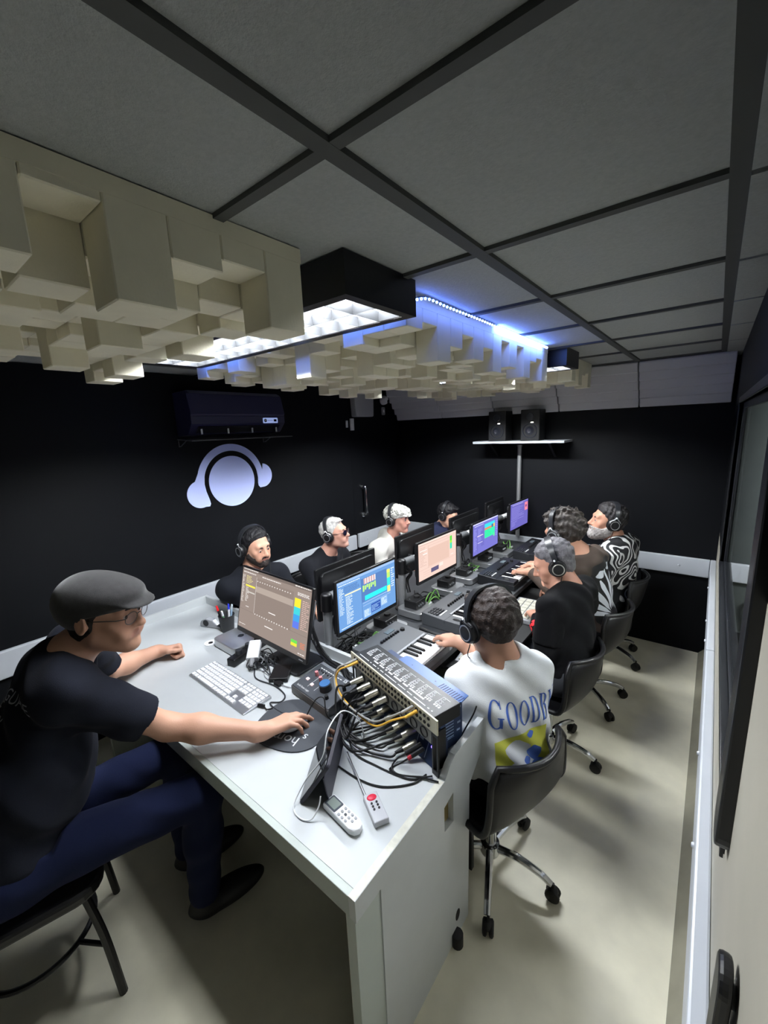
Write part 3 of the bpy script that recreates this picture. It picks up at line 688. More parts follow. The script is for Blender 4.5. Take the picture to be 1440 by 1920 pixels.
t = thing('cable_clump', 'tangle of black and grey cables under the large monitor', 'cables', (-1.72, 1.06, .751))
rc = random.Random(3)
for k in range(14):
    a0 = rc.uniform(0, 6.28); c0 = Vector((-1.72 + rc.uniform(-.07, .07), 1.07 + rc.uniform(-.03, .06), .756))
    pts = []
    for j in range(6):
        a = a0 + j * rc.uniform(.7, 1.2); rr = rc.uniform(.03, .085)
        pts.append(c0 + Vector((rr * math.cos(a), rr * .7 * math.sin(a), rc.uniform(0, .055) if j % 2 else .002)))
    MB().tube(curve_pts(pts, 6), rc.choice((.0024, .003, .0036)), 6).build('cable', rc.choice((BLACKR, BLACKR, PLG, DGP)), t)
t = thing('external_drive', 'flat black box lying at the foot of the large monitor', 'external drive', (-1.545, 1.075, .751), R(38))
MB().box((-.045, -.06, 0), (.045, .06, .022)).build('case', BLACKP, t, bevel=.003, world=False)
MB().cyl((-.02, -.0605, .011), (-.02, -.0595, .011), .0025, n=8).build('indicator', PLG, t, world=False)
def cable(name, label, pts, r, m, cat='cable', group=None, n=8):
    o = MB().tube(curve_pts(pts, n), r, 7).build(name, m); return tag(o, label, cat, group)
cable('desk_cable', 'grey mouse cable curving over the desk past the keyboard end', [(-1.70, 1.03, .754), (-1.62, .985, .754), (-1.50, 1.0, .754), (-1.405, .985, .754), (-1.38, .945, .754), (-1.41, .91, .756), (-1.34, .90, .754), (-1.24, .91, .755)], .0032, DGP)
t = thing('usb_cable', 'thin grey cable with a black joiner between the clump and the audio interface', 'cable', (-1.53, 1.0, .754))
MB().tube(curve_pts([(-1.66, 1.06, .756), (-1.6, 1.02, .754), (-1.53, 1.015, .755), (-1.44, 1.03, .755), (-1.385, 1.05, .756)], 8), .002, 6).build('wire', PLG, t)
MB().box((-1.515, 1.006, .751), (-1.475, 1.034, .764)).build('joiner', BLACKP, t, bevel=.002)
t = thing('keyboard_plug', 'black cable joiner at the right end of the white keyboard', 'cable', (-1.41, .86, .754))
MB().cyl((-1.438, .87, .758), (-1.41, .88, .758), .008, n=10).build('plug', BLACKP, t)
MB().tube(curve_pts([(-1.41, .88, .758), (-1.385, .875, .757), (-1.37, .895, .757)], 5), .003, 6).build('wire', BLACKR, t)

# audio interface
t = thing('audio_interface', 'dark grey audio interface with a big blue knob on the white desk', 'audio interface', (-1.252, 1.085, .751), R(-6))
a_, b_ = .13, .083
SSL = mat('interface_grey', (66, 69, 74), .42)
MB().hexa([(-a_, -b_, .003), (a_, -b_, .003), (a_, b_, .003), (-a_, b_, .003), (-a_, -b_, .045), (a_, -b_, .045), (a_, b_, .072), (-a_, b_, .072)]).build('case', SSL, t, bevel=.004, world=False)
MB().box((-a_ - .0015, -b_ - .0015, .004), (a_ + .0015, -b_ + .004, .04)).build('front_lip', mat('interface_edge', (112, 112, 110), .5), t, world=False)
def fz(y): return .045 + (y + b_) / (2 * b_) * .027
def knob(x, y, r, hh, m, name='knob'):
    MB().lathe([(r, 0), (r * .93, hh), (r * .8, hh + .001), (0, hh + .001)], (x, y, fz(y) - .001), (0, -.16, 1), 16).build(name, m, t, world=False)
PK = mat('pink_knob', (206, 130, 132), .5)
knob(-.075, .02, .0085, .022, PK); knob(-.03, .008, .0085, .022, PK)
k_ = MB(); k_.lathe([(.028, 0), (.026, .03), (.0, .03)], (.03, -.012, fz(-.012)), (0, -.16, 1), 24); k_.build('knob_skirt', DGP, t, world=False)
MB().lathe([(.024, 0), (.023, .003), (0, .003)], (.03, -.012 - .0048, fz(-.012) + .0298), (0, -.16, 1), 24).build('monitor_knob', mat('blue_knob', (44, 92, 142), .5), t, world=False)
knob(.078, -.045, .009, .016, BLACKP); knob(.105, .03, .009, .02, BLACKP)
for x, y in ((-.092, -.02), (-.045, -.032)):
    MB().cbox((x, y, fz(y) + .002), (.014, .012, .006)).build('button', mat('lit_button', (240, 214, 214), .4, emit=.6), t, world=False)
pr = MB(); ud, vd = Vector((1, 0, 0)), Vector((0, 1, .163)).normalized()
text_on(pr, 'SSL 2', (.085, .066, fz(.066) + .0012), ud, vd, .024); text_on(pr, 'Solid State Logic', (-.065, -.066, fz(-.066) + .0012), ud, vd, .013)
for x in (-.055, -.008): pr.add([Vector((x, -.05, fz(-.05) + .001)), Vector((x + .0015, -.05, fz(-.05) + .001)), Vector((x + .0015, .05, fz(.05) + .001)), Vector((x, .05, fz(.05) + .001))], [(0, 1, 2, 3)])
for k in range(9): pr.add([Vector((-.10 + .017 * k, .06, fz(.06) + .001)), Vector((-.088 + .017 * k, .06, fz(.06) + .001)), Vector((-.088 + .017 * k, .064, fz(.064) + .001)), Vector((-.10 + .017 * k, .064, fz(.064) + .001))], [(0, 1, 2, 3)])
pr.build('printing', PLW, t, world=False)
for x, y in ((-.095, .048), (-.08, .05), (-.065, .046), (-.05, .05), (-.03, .046), (-.012, .05)): knob(x, y, .004, .004, BLACKP, 'switch')

# mouse pad with lettering, mouse
t = thing('mouse_pad', 'dark grey rounded mouse pad with white lettering under the operator hand', 'mouse pad', (-1.22, .885, .751))
mpo = []
for k in range(40):
    a = 2 * PI * k / 40; c_, s_ = math.cos(a), math.sin(a)
    rr = (abs(c_) ** 2.6 + abs(s_) ** 2.6) ** (-1 / 2.6); mpo.append((.155 * rr * c_, .142 * rr * s_))
mu, mv = Vector((.96, .28, 0)), Vector((-.28, .96, 0))
MB().prism(mpo, (-1.222, .892, .7505), mu, mv, (0, 0, 1), .005).build('pad', mat('pad_grey', (62, 65, 70), .75, bump=.2, bscale=600), t, bevel=.0015)
tx = MB(); text_on(tx, 'hom', (-1.185, .815, .7562), -mu, -mv, .062); text_on(tx, 's.', (-1.135, .862, .7562), -mu, -mv, .05)
tx.build('lettering', mat('pad_print', (202, 206, 208), .6), t)
tag(MB().prism(rrect(.21, .26, .03), (-1.135, .965, .7502), mu, mv, (0, 0, 1), .0008).build('paper_sheet', PLW), 'white rounded sheet peeking out under the mouse pad', 'paper')
t = thing('computer_mouse', 'small white computer mouse under the operator hand', 'mouse', (-1.203, .868, .756))
MB().xf(Matrix.Translation((-1.203, .868, .770)) @ Matrix.Rotation(R(-17), 4, 'Z')).sphere((0, 0, 0), (.028, .05, .016), 20, 12).build('shell', PLW, t)
MB().tube(curve_pts([(-1.19, .915, .77), (-1.18, .97, .83), (-1.15, .99, .84), (-1.125, .975, .79), (-1.10, .985, .757)], 8), .0025, 6).build('mouse_cable', BLACKR, t)

# tablet in a folding case
A_, L_ = Vector((-.925, .662, .754)), Vector((math.cos(R(124)), math.sin(R(124)), 0)); hn = Vector((-L_.y, L_.x, 0))
wv = (-hn * math.sin(R(35)) + Vector((0, 0, 1)) * math.cos(R(35))).normalized(); nn = L_.cross(wv).normalized()
if nn.dot(hn) < 0: nn = -nn
t = thing('tablet', 'black tablet propped up in its dark folding case at the front of the white desk', 'tablet', (-.96, .78, .751))
CASE = mat('case_dark', (36, 35, 46), .55)
MB().prism(rrect(.25, .17, .012, 4, .125, .085), A_, L_, wv, -nn, .012).build('case_back', CASE, t, bevel=.002)
MB().prism(rrect(.244, .164, .01, 4, .125, .085), A_ + nn * .0002, L_, wv, nn, .0022).build('screen', mat('tablet_glass', (8, 8, 10), .05, spec=.7), t)
bk = A_ + wv * .125 - nn * .013; ft = Vector((bk.x, bk.y, .7535)) - hn * .012; sv = (bk - ft)
MB().prism([(.0, 0), (.25, 0), (.25, .004), (.0, .004)], ft, L_, -hn, sv.normalized(), sv.length).build('case_stand', CASE, t)
cable('charging_cable', 'white charging cable looping over the front of the tablet', [(-.845, .685, .81), (-.842, .672, .785), (-.85, .645, .757), (-.885, .63, .754), (-.93, .645, .755), (-.935, .70, .80), (-.90, .75, .87), (-.92, .80, .93), (-.95, .90, .925), (-.93, .96, .86), (-.93, .98, .77), (-.98, 1.01, .755)], .0022, PLW)

# remotes
t = thing('remote_control', 'white air conditioner remote with a grey display, lying by the tablet', 'remote control', (-.776, .71, .751), R(-7))
MB().prism([(-.075, -.023), (.05, -.023), (.068, -.016), (.075, 0), (.068, .016), (.05, .023), (-.075, .023)], (0, 0, 0), (1, 0, 0), (0, 1, 0), (0, 0, 1), .022).build('body', PLW, t, bevel=.005, world=False)
MB().prism(rrect(.05, .038, .004), (-.045, 0, .022), (1, 0, 0), (0, 1, 0), (0, 0, 1), .0008).build('display_bezel', mat('bezel_grey', (70, 76, 84), .3), t, world=False)
MB().prism(rrect(.038, .028, .002), (-.045, 0, .0228), (1, 0, 0), (0, 1, 0), (0, 0, 1), .0004).build('display', mat('lcd_grey', (136, 146, 140), .25), t, world=False)
for i in range(4):
    for j in range(3):
        if (i, j) in ((3, 0),): continue
        MB().prism(rrect(.009, .007, .003), (-.005 + .0155 * i, -.0135 + .0135 * j, .022), (1, 0, 0), (0, 1, 0), (0, 0, 1), .002).build('button', PLG if i != 1 or j != 1 else DGP, t, world=False)
t = thing('radio_remote', 'small grey radio remote with a red button and long antenna', 'remote control', (-.713, .786, .751), R(-29))
MB().box((-.052, -.023, 0), (.052, .023, .02)).build('body', mat('remote_silver', (176, 178, 182), .4), t, bevel=.003, world=False)
MB().sphere((-.033, 0, .02), (.012, .016, .004), 16, 8).build('red_button', mat('button_red', (206, 34, 62), .4), t, world=False)
for i in range(3):
    for j in (-1, 1): MB().cyl((-.012 + .011 * i, .008 * j, .02), (-.012 + .011 * i, .008 * j, .0225), .0035, n=10).build('button', BLACKP, t, world=False)
an = MB()
for k, r_ in enumerate((.0034, .0027, .002)): an.cyl((-.052 - .062 * k, -.014, .012 + .004 * k), (-.052 - .062 * (k + 1), -.014, .012 + .004 * (k + 1)), r_, n=8)
an.sphere((-.052 - .186, -.014, .0245), .0034, 8, 6); an.build('antenna', STEEL, t, world=False)
# ================================================================ rack with patch panel, socket strip and stage mixer
PL = Vector((-1.143, 1.158, 0)); UU = Vector((.957, -.287, 0)).normalized(); NN = Vector((.287, .957, 0)).normalized(); ZZ = Vector((0, 0, 1))
def rk(a, b, z): return PL + UU * a + NN * b + ZZ * z
MR = Matrix((UU.to_4d(), NN.to_4d(), ZZ.to_4d(), (0, 0, 0, 1))).transposed(); MR = Matrix.Translation(PL) @ Matrix(((UU.x, NN.x, 0), (UU.y, NN.y, 0), (0, 0, 1))).to_4x4()
def rbox(a, b, m=None): return (m or MB()).xf(MR).box(a, b)
PATCH = mat('patch_front', (196, 192, 168), .4, metal=.3); RKB = mat('rack_black', (22, 23, 26), .4); NAVY = mat('mixer_navy', (36, 52, 84), .42); BLUE = mat('blue_plate', (44, 84, 142), .4)
t = thing('rack_stand', 'pair of black slotted rack ears holding the patch panel and blue mixer', 'rack', tuple(rk(.27, 0, .751)))
for a in (0, .515):
    m = MB()
    rbox((a, .0, .752), (a + .03, .006, .77), m); rbox((a, .0, .77), (a + .006, .006, .90), m); rbox((a + .024, .0, .77), (a + .03, .006, .90), m); rbox((a, .0, .90), (a + .03, .006, .915), m)
    rbox((a + .024 if a == 0 else a, .006, .752), (a + .03 if a == 0 else a + .006, .06, .90), m); m.build('rack_ear', RKB, t)
t = thing('jack_bay', 'patch panel with a pale jack front and white printing on its black top', 'patch panel', tuple(rk(.27, .06, .915)))
rbox((.02, .004, .918), (.525, .125, .968)).build('case', RKB, t, bevel=.002)
rbox((-.002, -.003, .915), (.547, .003, .971)).build('front_plate', PATCH, t, bevel=.001)
for k in range(24):
    for j in range(2):
        m = MB().xf(MR); p0 = (.034 + .0205 * k, -.003, .956 - .024 * j); m.lathe([(.0062, 0), (.0062, .0025), (.0036, .0025), (.0034, -.004), (0, -.004)], p0, (0, -1, 0), 10); m.build('jack_socket', BLACKM, t)
pp = MB().xf(MR)
for k in range(10):
    x = .05 + k * .047; 
    for (dx, dy) in ((0, 0), (.012, 0), (.0, .012), (.012, .012), (.006, .024)):
        pp.tube([(x + dx + .004 * math.cos(q * PI / 3), .068 + dy + .004 * math.sin(q * PI / 3), .9685) for q in range(6)], .0011, 4, closed=True)
    pp.box((x - .004, .058, .968), (x + .028, .0595, .9686)); pp.box((x - .004, .1, .968), (x + .03, .1012, .9686)); pp.box((x - .0045, .058, .968), (x - .0035, .1012, .9686))
    for q in range(3): pp.box((x + .011 * q, .046, .968), (x + .006 + .011 * q, .054, .9686))
pp.build('white_printing', PLW, t)
p5 = MB().xf(MR); rb_ = random.Random(4)
for y_, hh_, x_ in ((.035, .007, .12), (.018, .0035, .04)):
    while x_ < (.43 if y_ > .03 else .5):
        wl_ = rb_.uniform(.003, .009); p5.box((x_, y_, .968), (x_ + wl_, y_ + hh_, .9686)); x_ += wl_ + (.0022 if rb_.random() < .8 else .012)
p5.build('print_line', PLW, t)
t = thing('socket_strip', 'grey strip of round microphone sockets under the patch panel', 'connector panel', tuple(rk(.27, .0, .86)))
rbox((.032, .0, .862), (.513, .03, .912)).build('panel', mat('strip_grey', (128, 128, 122), .4, metal=.4), t, bevel=.001)
for k in range(8):
    m = MB().xf(MR); m.lathe([(.0195, 0), (.0195, .003), (.0165, .003), (.0165, -.008), (0, -.008)], (.085 + .056 * k, 0, .887), (0, -1, 0), 18); m.build('microphone_socket', BLACKM, t)
t = thing('rack_mixer', 'dark blue rack mixer with a bright blue rear plate, under the patch panel', 'mixer', tuple(rk(.27, .12, .751)))
rbox((.035, .075, .757), (.475, .185, .93)).build('body', NAVY, t, bevel=.003)
m = MB().xf(MR); m.hexa([(.036, .012, .753), (.512, .012, .753), (.512, .075, .753), (.036, .075, .753), (.036, .055, .845), (.512, .055, .845), (.512, .075, .845), (.036, .075, .845)]); m.build('front_panel', NAVY, t)
m = MB().xf(MR); m.prism([(.16, .127), (.505, .127), (.515, .14), (.505, .185), (.18, .185), (.16, .175)], (0, 0, .955), (1, 0, 0), (0, 1, 0), (0, 0, 1), .004)
m.box((.16, .127, .93), (.475, .13, .957)); m.build('rear_plate', BLUE, t)
vn = MB().xf(MR)
for k in range(10): vn.box((.40 + .0115 * k, .135, .9591), (.404 + .0115 * k, .165, .9594))
vn.cyl((.23, .15, .9591), (.23, .15, .9594), .003, n=8).cyl((.37, .15, .9591), (.37, .15, .9594), .003, n=8); vn.build('plate_slots', mat('slot_dark', (20, 40, 84), .6), t)
sd_ = MB().xf(MR)
for k in range(8): sd_.box((.4752, .10, .80 + .012 * k), (.4757, .14, .803 + .012 * k))
for z_ in (.795, .9): sd_.box((.4752, .098, z_), (.4757, .142, z_ + .0012))
for (z_, y_) in ((.81, .155), (.84, .158), (.87, .155), (.9, .16)): sd_.box((.4752, y_, z_), (.4757, y_ + .016, z_ + .008))
sd_.build('side_printing', mat('pale_print', (150, 166, 190), .5), t)
fp_ = MB().xf(MR)
def fpt(a, s): return Vector((a, .0115 + .043 * s - .0006, .753 + .092 * s))
for a0, a1, s0, s1 in ((.40, .404, .1, .9), (.455, .458, .1, .9), (.41, .43, .55, .72), (.43, .445, .2, .36), (.41, .445, .82, .86)): fp_.add([fpt(a0, s0), fpt(a1, s0), fpt(a1, s1), fpt(a0, s1)], [(0, 1, 2, 3)])
fp_.build('front_printing', mat('pale_print', (150, 166, 190), .5), t)
m = MB().xf(MR); m.sphere(tuple(fpt(.478, .6)), .006, 12, 8); m.build('power_light', glow('violet_led', (110, 90, 255), 6), t)

XS = mat('connector_silver', (190, 186, 172), .28, metal=.9)
rx = random.Random(9)
def xlr(a, b, z, down, label, tail):
    p = rk(a, b, z); d = (-NN + ZZ * down + UU * -.25).normalized()
    t = thing('microphone_cable', label, 'microphone cable', tuple(p), 0, 'black microphone cables plugged into the rack')
    s = MB(); s.cyl(p, p + d * .035, .0125, n=14).cyl(p + d * .035, p + d * .055, .0105, .0085, n=14); s.build('plug_shell', XS, t)
    MB().cyl(p + d * .055, p + d * .085, .009, .0055, n=12).build('strain_relief', BLACKR, t)
    q = p + d * .085
    MB().tube(curve_pts([q - d * .01, q + d * .03] + tail, 8), .0042, 7).build('cord', BLACKR, t)
hub = Vector((-1.045, 1.005, .76))
def tailpts(q, k):
    e = rx.uniform
    h1 = hub + Vector((e(-.03, .03), e(-.045, .03), e(0, .035)))
    ex = [(-1.10, 1.10, .765), (-1.125, 1.17, .77), (-1.24, 1.225, .757), (-1.33, 1.27, .757), (-1.45, 1.29, .76)]
    mid = q.lerp(h1, .55) + Vector((e(-.02, .02), e(-.05, 0), -.01)); mid.z = max(mid.z * .5 + .38, .757)
    return [mid, h1] + [Vector(x) + Vector((e(-.015, .015), e(-.012, .012), e(0, .015))) for x in ex]
for k in range(4):
    q = rk(.085 + .056 * k, -.10, .85); xlr(.085 + .056 * k, -.002, .887, -.18, 'black microphone cable plugged into the grey socket strip', tailpts(q, k))
for k in range(13):
    a = .085 + .0265 * k; s_ = .30 + .34 * (k % 2)
    q = rk(a - .02, -.09, .775); p = fpt(a, s_)
    xlr(a, p.y, p.z, -.16, 'black microphone cable plugged into the sloping blue mixer front', tailpts(q, k))
t = thing('line_cable', 'pair of black plugs with a red ring at the right end of the blue mixer', 'cable', tuple(rk(.42, -.02, .76)))
for k, mm_ in enumerate((BLACKR, mat('red_ring', (180, 34, 50), .5))):
    p = rk(.435 + .014 * k, .02, .80 - .01 * k); d = (-NN * .9 - ZZ * .42 - UU * .35).normalized()
    MB().cyl(p, p + d * .05, .008, n=10).build('plug', BLACKP, t); MB().cyl(p + d * .05, p + d * .065, .0075, n=10).build('ring', mm_, t)
    MB().tube(curve_pts([p + d * .06, p + d * .10 - ZZ * .0, rk(.42, -.10 - .01 * k, .757), rk(.46, -.095, .757), rk(.512, -.04 - .005 * k, .757), rk(.56 if k else .53, -.012, .757)], 7), .003, 6).build('cord', BLACKR, t)
YEL = mat('yellow_cable', (222, 170, 60), .5); GRC = mat('grey_cable', (150, 150, 146), .5)
for nm, lb, m_, a0, a1, dz in (('yellow', 'yellow patch lead looping across the front of the patch panel', YEL, .055, .445, 0), ('grey', 'grey patch lead looping beside the yellow one', GRC, .045, .425, .006)):
    t = thing('patch_lead', lb, 'cable', tuple(rk(.2, -.03, .86)))
    z0 = .944 + dz
    for a in (a0, a1): MB().xf(MR).cyl((a, -.003, z0 + .004), (a - .008, -.05, z0 - .004), .0065, .005, n=10).build('plug', m_, t)
    MB().tube(curve_pts([rk(a0 - .007, -.045, z0 - .003), rk(a0 - .03, -.075, z0 - .02), rk(a0 - .04, -.09, .88 + dz), rk(a0 + .02, -.105 - dz, .855), rk(a0 + .13, -.11 - dz, .85 + dz), rk(a0 + .27, -.105, .865 + dz * 2), rk(a1 - .05, -.075, .915), rk(a1 - .008, -.045, z0 - .003)], 8), .0036, 8).build('cord', m_, t)
for k, pts in enumerate(([(-1.05, .98, .757), (-.98, .86, .755), (-.87, .84, .754), (-.76, .86, .754), (-.68, .93, .754), (-.66, .99, .755)], [(-1.03, 1.0, .76), (-.93, .92, .757), (-.82, .92, .754), (-.70, .94, .754), (-.655, .985, .754)])):
    cable('desk_cable', ('thin black cable curling over the desk in front of the rack', 'thin black cable running to the foot of the right rack ear')[k], pts, .003, BLACKR)
t = thing('cable_bundle', 'bundle of black cables hanging down behind the right edge of the large monitor', 'cables', (-1.5, 1.29, .8))
for k in range(6):
    e = rx.uniform
    MB().tube(curve_pts([(-1.60 + e(-.02, .02), 1.36, 1.02), (-1.56 + e(-.03, .03), 1.30, .93), (-1.54 + e(-.03, .03), 1.29, .85), (-1.47 + e(-.04, .04), 1.285, .79), (-1.38 + e(-.03, .03), 1.27, .765), (-1.25, 1.25 + e(-.02, .02), .76)], 7), .0045, 7).build('cord', BLACKR if k % 3 else DGP, t)
tag(MB().tube(curve_pts([(-.60 + .02, 1.2, .92), (-.605, 1.225, .86), (-.63, 1.215, .80), (-.64, 1.19, .77)], 6), .003, 6).build('mains_lead', BLACKR), 'short black power cord at the back corner of the blue mixer', 'cable')

# ================================================================ long central table with the workstations
t = thing('studio_table', 'long dark grey table down the middle of the room holding the workstations', 'table', (-1.5, 2.65, 0))
MB().box((-2.0, 1.346, .715), (-.99, 3.93, .749)).build('tabletop', DARKG, t, bevel=.003)
MB().box((-1.53, 1.4, 0), (-1.49, 3.9, .715)).build('divider_panel', mat('dark_panel', (26, 27, 27), .6), t)
for y in (1.4, 2.62, 3.88): MB().box((-1.9, y, 0), (-1.1, y + .03, .715)).build('leg_panel', mat('dark_panel', (26, 27, 27), .6), t)
KW, KB_ = mat('piano_white', (236, 237, 236), .28), mat('piano_black', (14, 14, 15), .3)
def midi(label, x0, x1, y0, y1, nw, white_body):
    """synth keyboard lying along y, player at +x"""
    BODY = mat('synth_grey', (74, 76, 79), .5) if white_body else mat('synth_black', (30, 31, 34), .42)
    t = thing('midi_keyboard', label, 'keyboard', ((x0 + x1) / 2, (y0 + y1) / 2, .7505), 0, 'synth keyboards on the long table')
    zt = .815; xk = x1 - .135
    MB().prism([(x0, .7505), (x1, .7505), (x1, .79), (xk, .795), (xk, zt), (x0, zt + .012)], (0, y0, 0), (1, 0, 0), (0, 0, 1), (0, 1, 0), y1 - y0).build('case', BODY, t, bevel=.003)
    ys0 = y0 + .085 if nw > 12 else y0 + .02
    MB().box((xk, y0, .79), (x1 - .004, ys0 - .001, zt)).build('wheel_block', BODY, t, bevel=.002)
    MB().box((xk, y1 - .008, .79), (x1 - .01, y1, zt)).build('end_cheek', BODY, t)
    kw = (y1 - .009 - ys0) / nw
    for k in range(nw): MB().box((xk + .002, ys0 + k * kw + .0008, .794), (x1 - .001, ys0 + (k + 1) * kw - .0008, .812)).build('white_key', KW, t, bevel=.0015, seg=1)
    pat = (1, 1, 0, 1, 1, 1, 0)
    for k in range(nw - 1):
        if pat[(nw - 2 - k) % 7 if False else k % 7]: MB().hexa([(xk + .002, ys0 + (k + 1) * kw - .007, .81), (xk + .088, ys0 + (k + 1) * kw - .007, .81), (xk + .088, ys0 + (k + 1) * kw + .007, .81), (xk + .002, ys0 + (k + 1) * kw + .007, .81), (xk + .002, ys0 + (k + 1) * kw - .005, .824), (xk + .08, ys0 + (k + 1) * kw - .005, .822), (xk + .08, ys0 + (k + 1) * kw + .005, .822), (xk + .002, ys0 + (k + 1) * kw + .005, .824)]).build('black_key', KB_, t)
    MB().box((xk - .014, ys0, zt - .001), (xk - .002, y1 - .02, zt + .004)).build('felt_strip', PLG if white_body else BODY, t)
    for k in range(8): 
        y = y0 + .17 * (y1 - y0) / .475 + k * .026 * (y1 - y0) / .475; x = x0 + .085
        MB().lathe([(.0085, 0), (.007, .014), (0, .014)], (x, y, zt + .004), n=12).build('knob', BLACKP, t)
    MB().lathe([(.014, 0), (.012, .014), (0, .014)], (x0 + .09, y1 - .06, zt + .004), n=14).build('jog_knob', BLACKP, t)
    MB().box((x0 + .03, y1 - .15, zt + .006), (x0 + .06, y1 - .09, zt + .0125)).build('display', mat('small_display', (96, 106, 112), .2), t)
    if nw > 12:
        m = MB().sphere((x1 - .075, y0 + .04, zt - .012), (.035, .012, .022), 16, 10); m.build('pitch_wheel', BLACKR, t)
        bt = MB()
        for i in range(4):
            for j in range(3): 
                m = MB().box((x0 + .03 + .018 * i, y0 + .02 + .03 * j, zt + .004), (x0 + .042 + .018 * i, y0 + .044 + .03 * j, zt + .0135)); m.build('button', DGP, t, bevel=.001)
        MB().box((xk - .05, y0 + .03, zt + .001), (xk - .042, y0 + .11, zt + .008)).build('logo_strip', PLW, t)
midi('grey synth keyboard just behind the rack, played by the man in the white tee', -1.335, -.985, 1.36, 1.725, 11, True)
midi('dark grey synth keyboard second from the operator desk', -1.275, -.985, 1.90, 2.385, 15, True)
midi('black synth keyboard third from the operator desk', -1.285, -1.005, 2.665, 3.15, 15, False)
midi('black synth keyboard farthest along the table, near the back wall', -1.29, -1.01, 3.36, 3.84, 15, False)
def controller(label, c, w, d, rz, rows, cols, m0=DGP, leftover=True):
    t = thing('pad_controller', label, 'pad controller', (c[0], c[1], c[2]), rz, 'pad controllers')
    MB().box((-d / 2, -w / 2, 0), (d / 2, w / 2, .028)).build('case', m0, t, bevel=.004, world=False)
    PM = mat('pad_rubber', (176, 174, 160), .6)
    for i in range(rows):
        for j in range(cols):
            a = (d * .86) / rows; b = (w * .9) / cols
            MB().box((-d * .43 + i * a + .003, -w * .45 + j * b + .003, .027), (-d * .43 + (i + 1) * a - .003, -w * .45 + (j + 1) * b - .003, .033)).build('pad', PM, t, bevel=.0015, seg=1, world=False)
# sliding tray under the table edge on the right
t = thing('keyboard_tray', 'dark sliding tray under the right edge of the long table', 'tray', (-.9, 2.3, .66))
MB().box((-1.25, 1.70, .655), (-.76, 3.0, .672)).build('tray_board', mat('dark_panel', (26, 27, 27), .6), t, bevel=.002)
for y in (1.74, 2.97): MB().box((-1.24, y - .015, .672), (-1.05, y + .015, .715)).build('slide_rail', STEEL, t)
controller('white pad controller with pale pads under the hands of the black tee man', (-.87, 2.55, .672), .34, .22, R(3), 4, 6, PLG)
controller('pad controller with pale buttons below the near synth keyboard', (-.90, 1.88, .672), .26, .17, R(8), 4, 5, PLG)

# monitors of the students: four facing the right, four facing the left, clamped to four stands
SG = 'monitors'
lab = ['student monitor with a blue arranger screen, nearest the operator desk', 'student monitor with a pink arranger screen, second along the table', 'student monitor with a violet screen and turquoise clips, third along the table', 'student monitor with a violet screen and pink block, farthest along the table']
rc_ = [(-1.375, 1.55, 1.037, .477, .293, 'blue', 88.7), (-1.365, 2.25, 1.068, .47, .275, 'pink', 88), (-1.388, 3.03, 1.023, .47, .283, 'violet', 89), (-1.365, 3.70, 1.07, .42, .27, 'plum', 88)]
for k, (x, y, z, w_, h_, kd, yw) in enumerate(rc_):
    t, o, u, v, n = monitor('computer_monitor', lab[k], (x, y, z), yw, 0, w_, h_, kd, SG, thick=.04)
    MB().cbox(o - n * .055 - v * .01, (.03, .09, .09)).build('mount_plate', BLACKM, t)
lab = ['black back of the monitor facing the sunglasses man, nearest the operator desk', 'black back of the monitor facing the white cap man', 'black back of the monitor hiding half the dark haired man', 'black back of the farthest left side monitor, by the back wall']
for k, (y0, y1, zt, hh) in enumerate(((1.392, 1.885, 1.178, .30), (2.107, 2.59, 1.192, .29), (2.833, 3.345, 1.178, .29), (3.50, 3.90, 1.195, .27))):
    t, o, u, v, n = monitor('computer_monitor', lab[k], (-1.62, (y0 + y1) / 2, zt - hh / 2), -90, 0, y1 - y0, hh, 'plum', SG, thick=.03)
    MB().cbox(o - n * .04 - v * .01, (.02, .10, .10)).build('mount_plate', BLACKM, t)
    bt = MB()
    for q in range(4): bt.cyl(o - n * .03 + u * (.03 if q % 2 else -.03) + v * (.03 if q > 1 else -.05), o - n * .0335 + u * (.03 if q % 2 else -.03) + v * (.03 if q > 1 else -.05), .008, n=10)
    bt.build('screw_caps', BLACKM, t)
FOAMB = mat('grey_pipe_sleeve', (84, 86, 88), .7)
pos4 = ['hidden behind the large operator monitor', 'between the blue and pink screens', 'between the pink and violet screens', 'between the two violet screens']
for k, y in enumerate((1.36, 2.02, 2.77, 3.46)):
    t = thing('monitor_stand', 'grey pole with a white cross pipe ' + pos4[k], 'monitor stand', (-1.5, y, .75), 0, 'pole stands between the monitors')
    MB().cyl((-1.5, y, .7495), (-1.5, y, 1.03), .024, n=18).build('pole', mat('pole_grey', (148, 150, 152), .4, metal=.5), t)
    MB().cyl((-1.5, y, .7495), (-1.5, y, .757), .05, n=18).build('foot_plate', BLACKM, t)
    MB().cyl((-1.5, y, .99), (-1.5, y, 1.075), .031, .029, n=16).sphere((-1.5, y, 1.075), (.029, .029, .012), 14, 8).build('joint', BLACKM, t)
    MB().cyl((-1.5, y + .02, 1.055), (-1.5, y + .13, 1.05), .026, n=16).build('pipe_sleeve', FOAMB, t)
    MB().cyl((-1.5, y + .12, 1.05), (-1.5, y + .30, 1.045), .022, n=16).build('cross_pipe', PLW, t)
    m = MB(); m.tube([(-1.585, y + .2, 1.04), (-1.5, y + .2, 1.04), (-1.42, y + .2, 1.04)], .012, 8); m.build('arm', BLACKM, t)
    MB().tube(curve_pts([(-1.5, y + .03, 1.03), (-1.47, y + .06, .98), (-1.49, y + .04, .93), (-1.46, y + .02, .86)], 5), .012, 8).build('clamp', BLACKP, t)
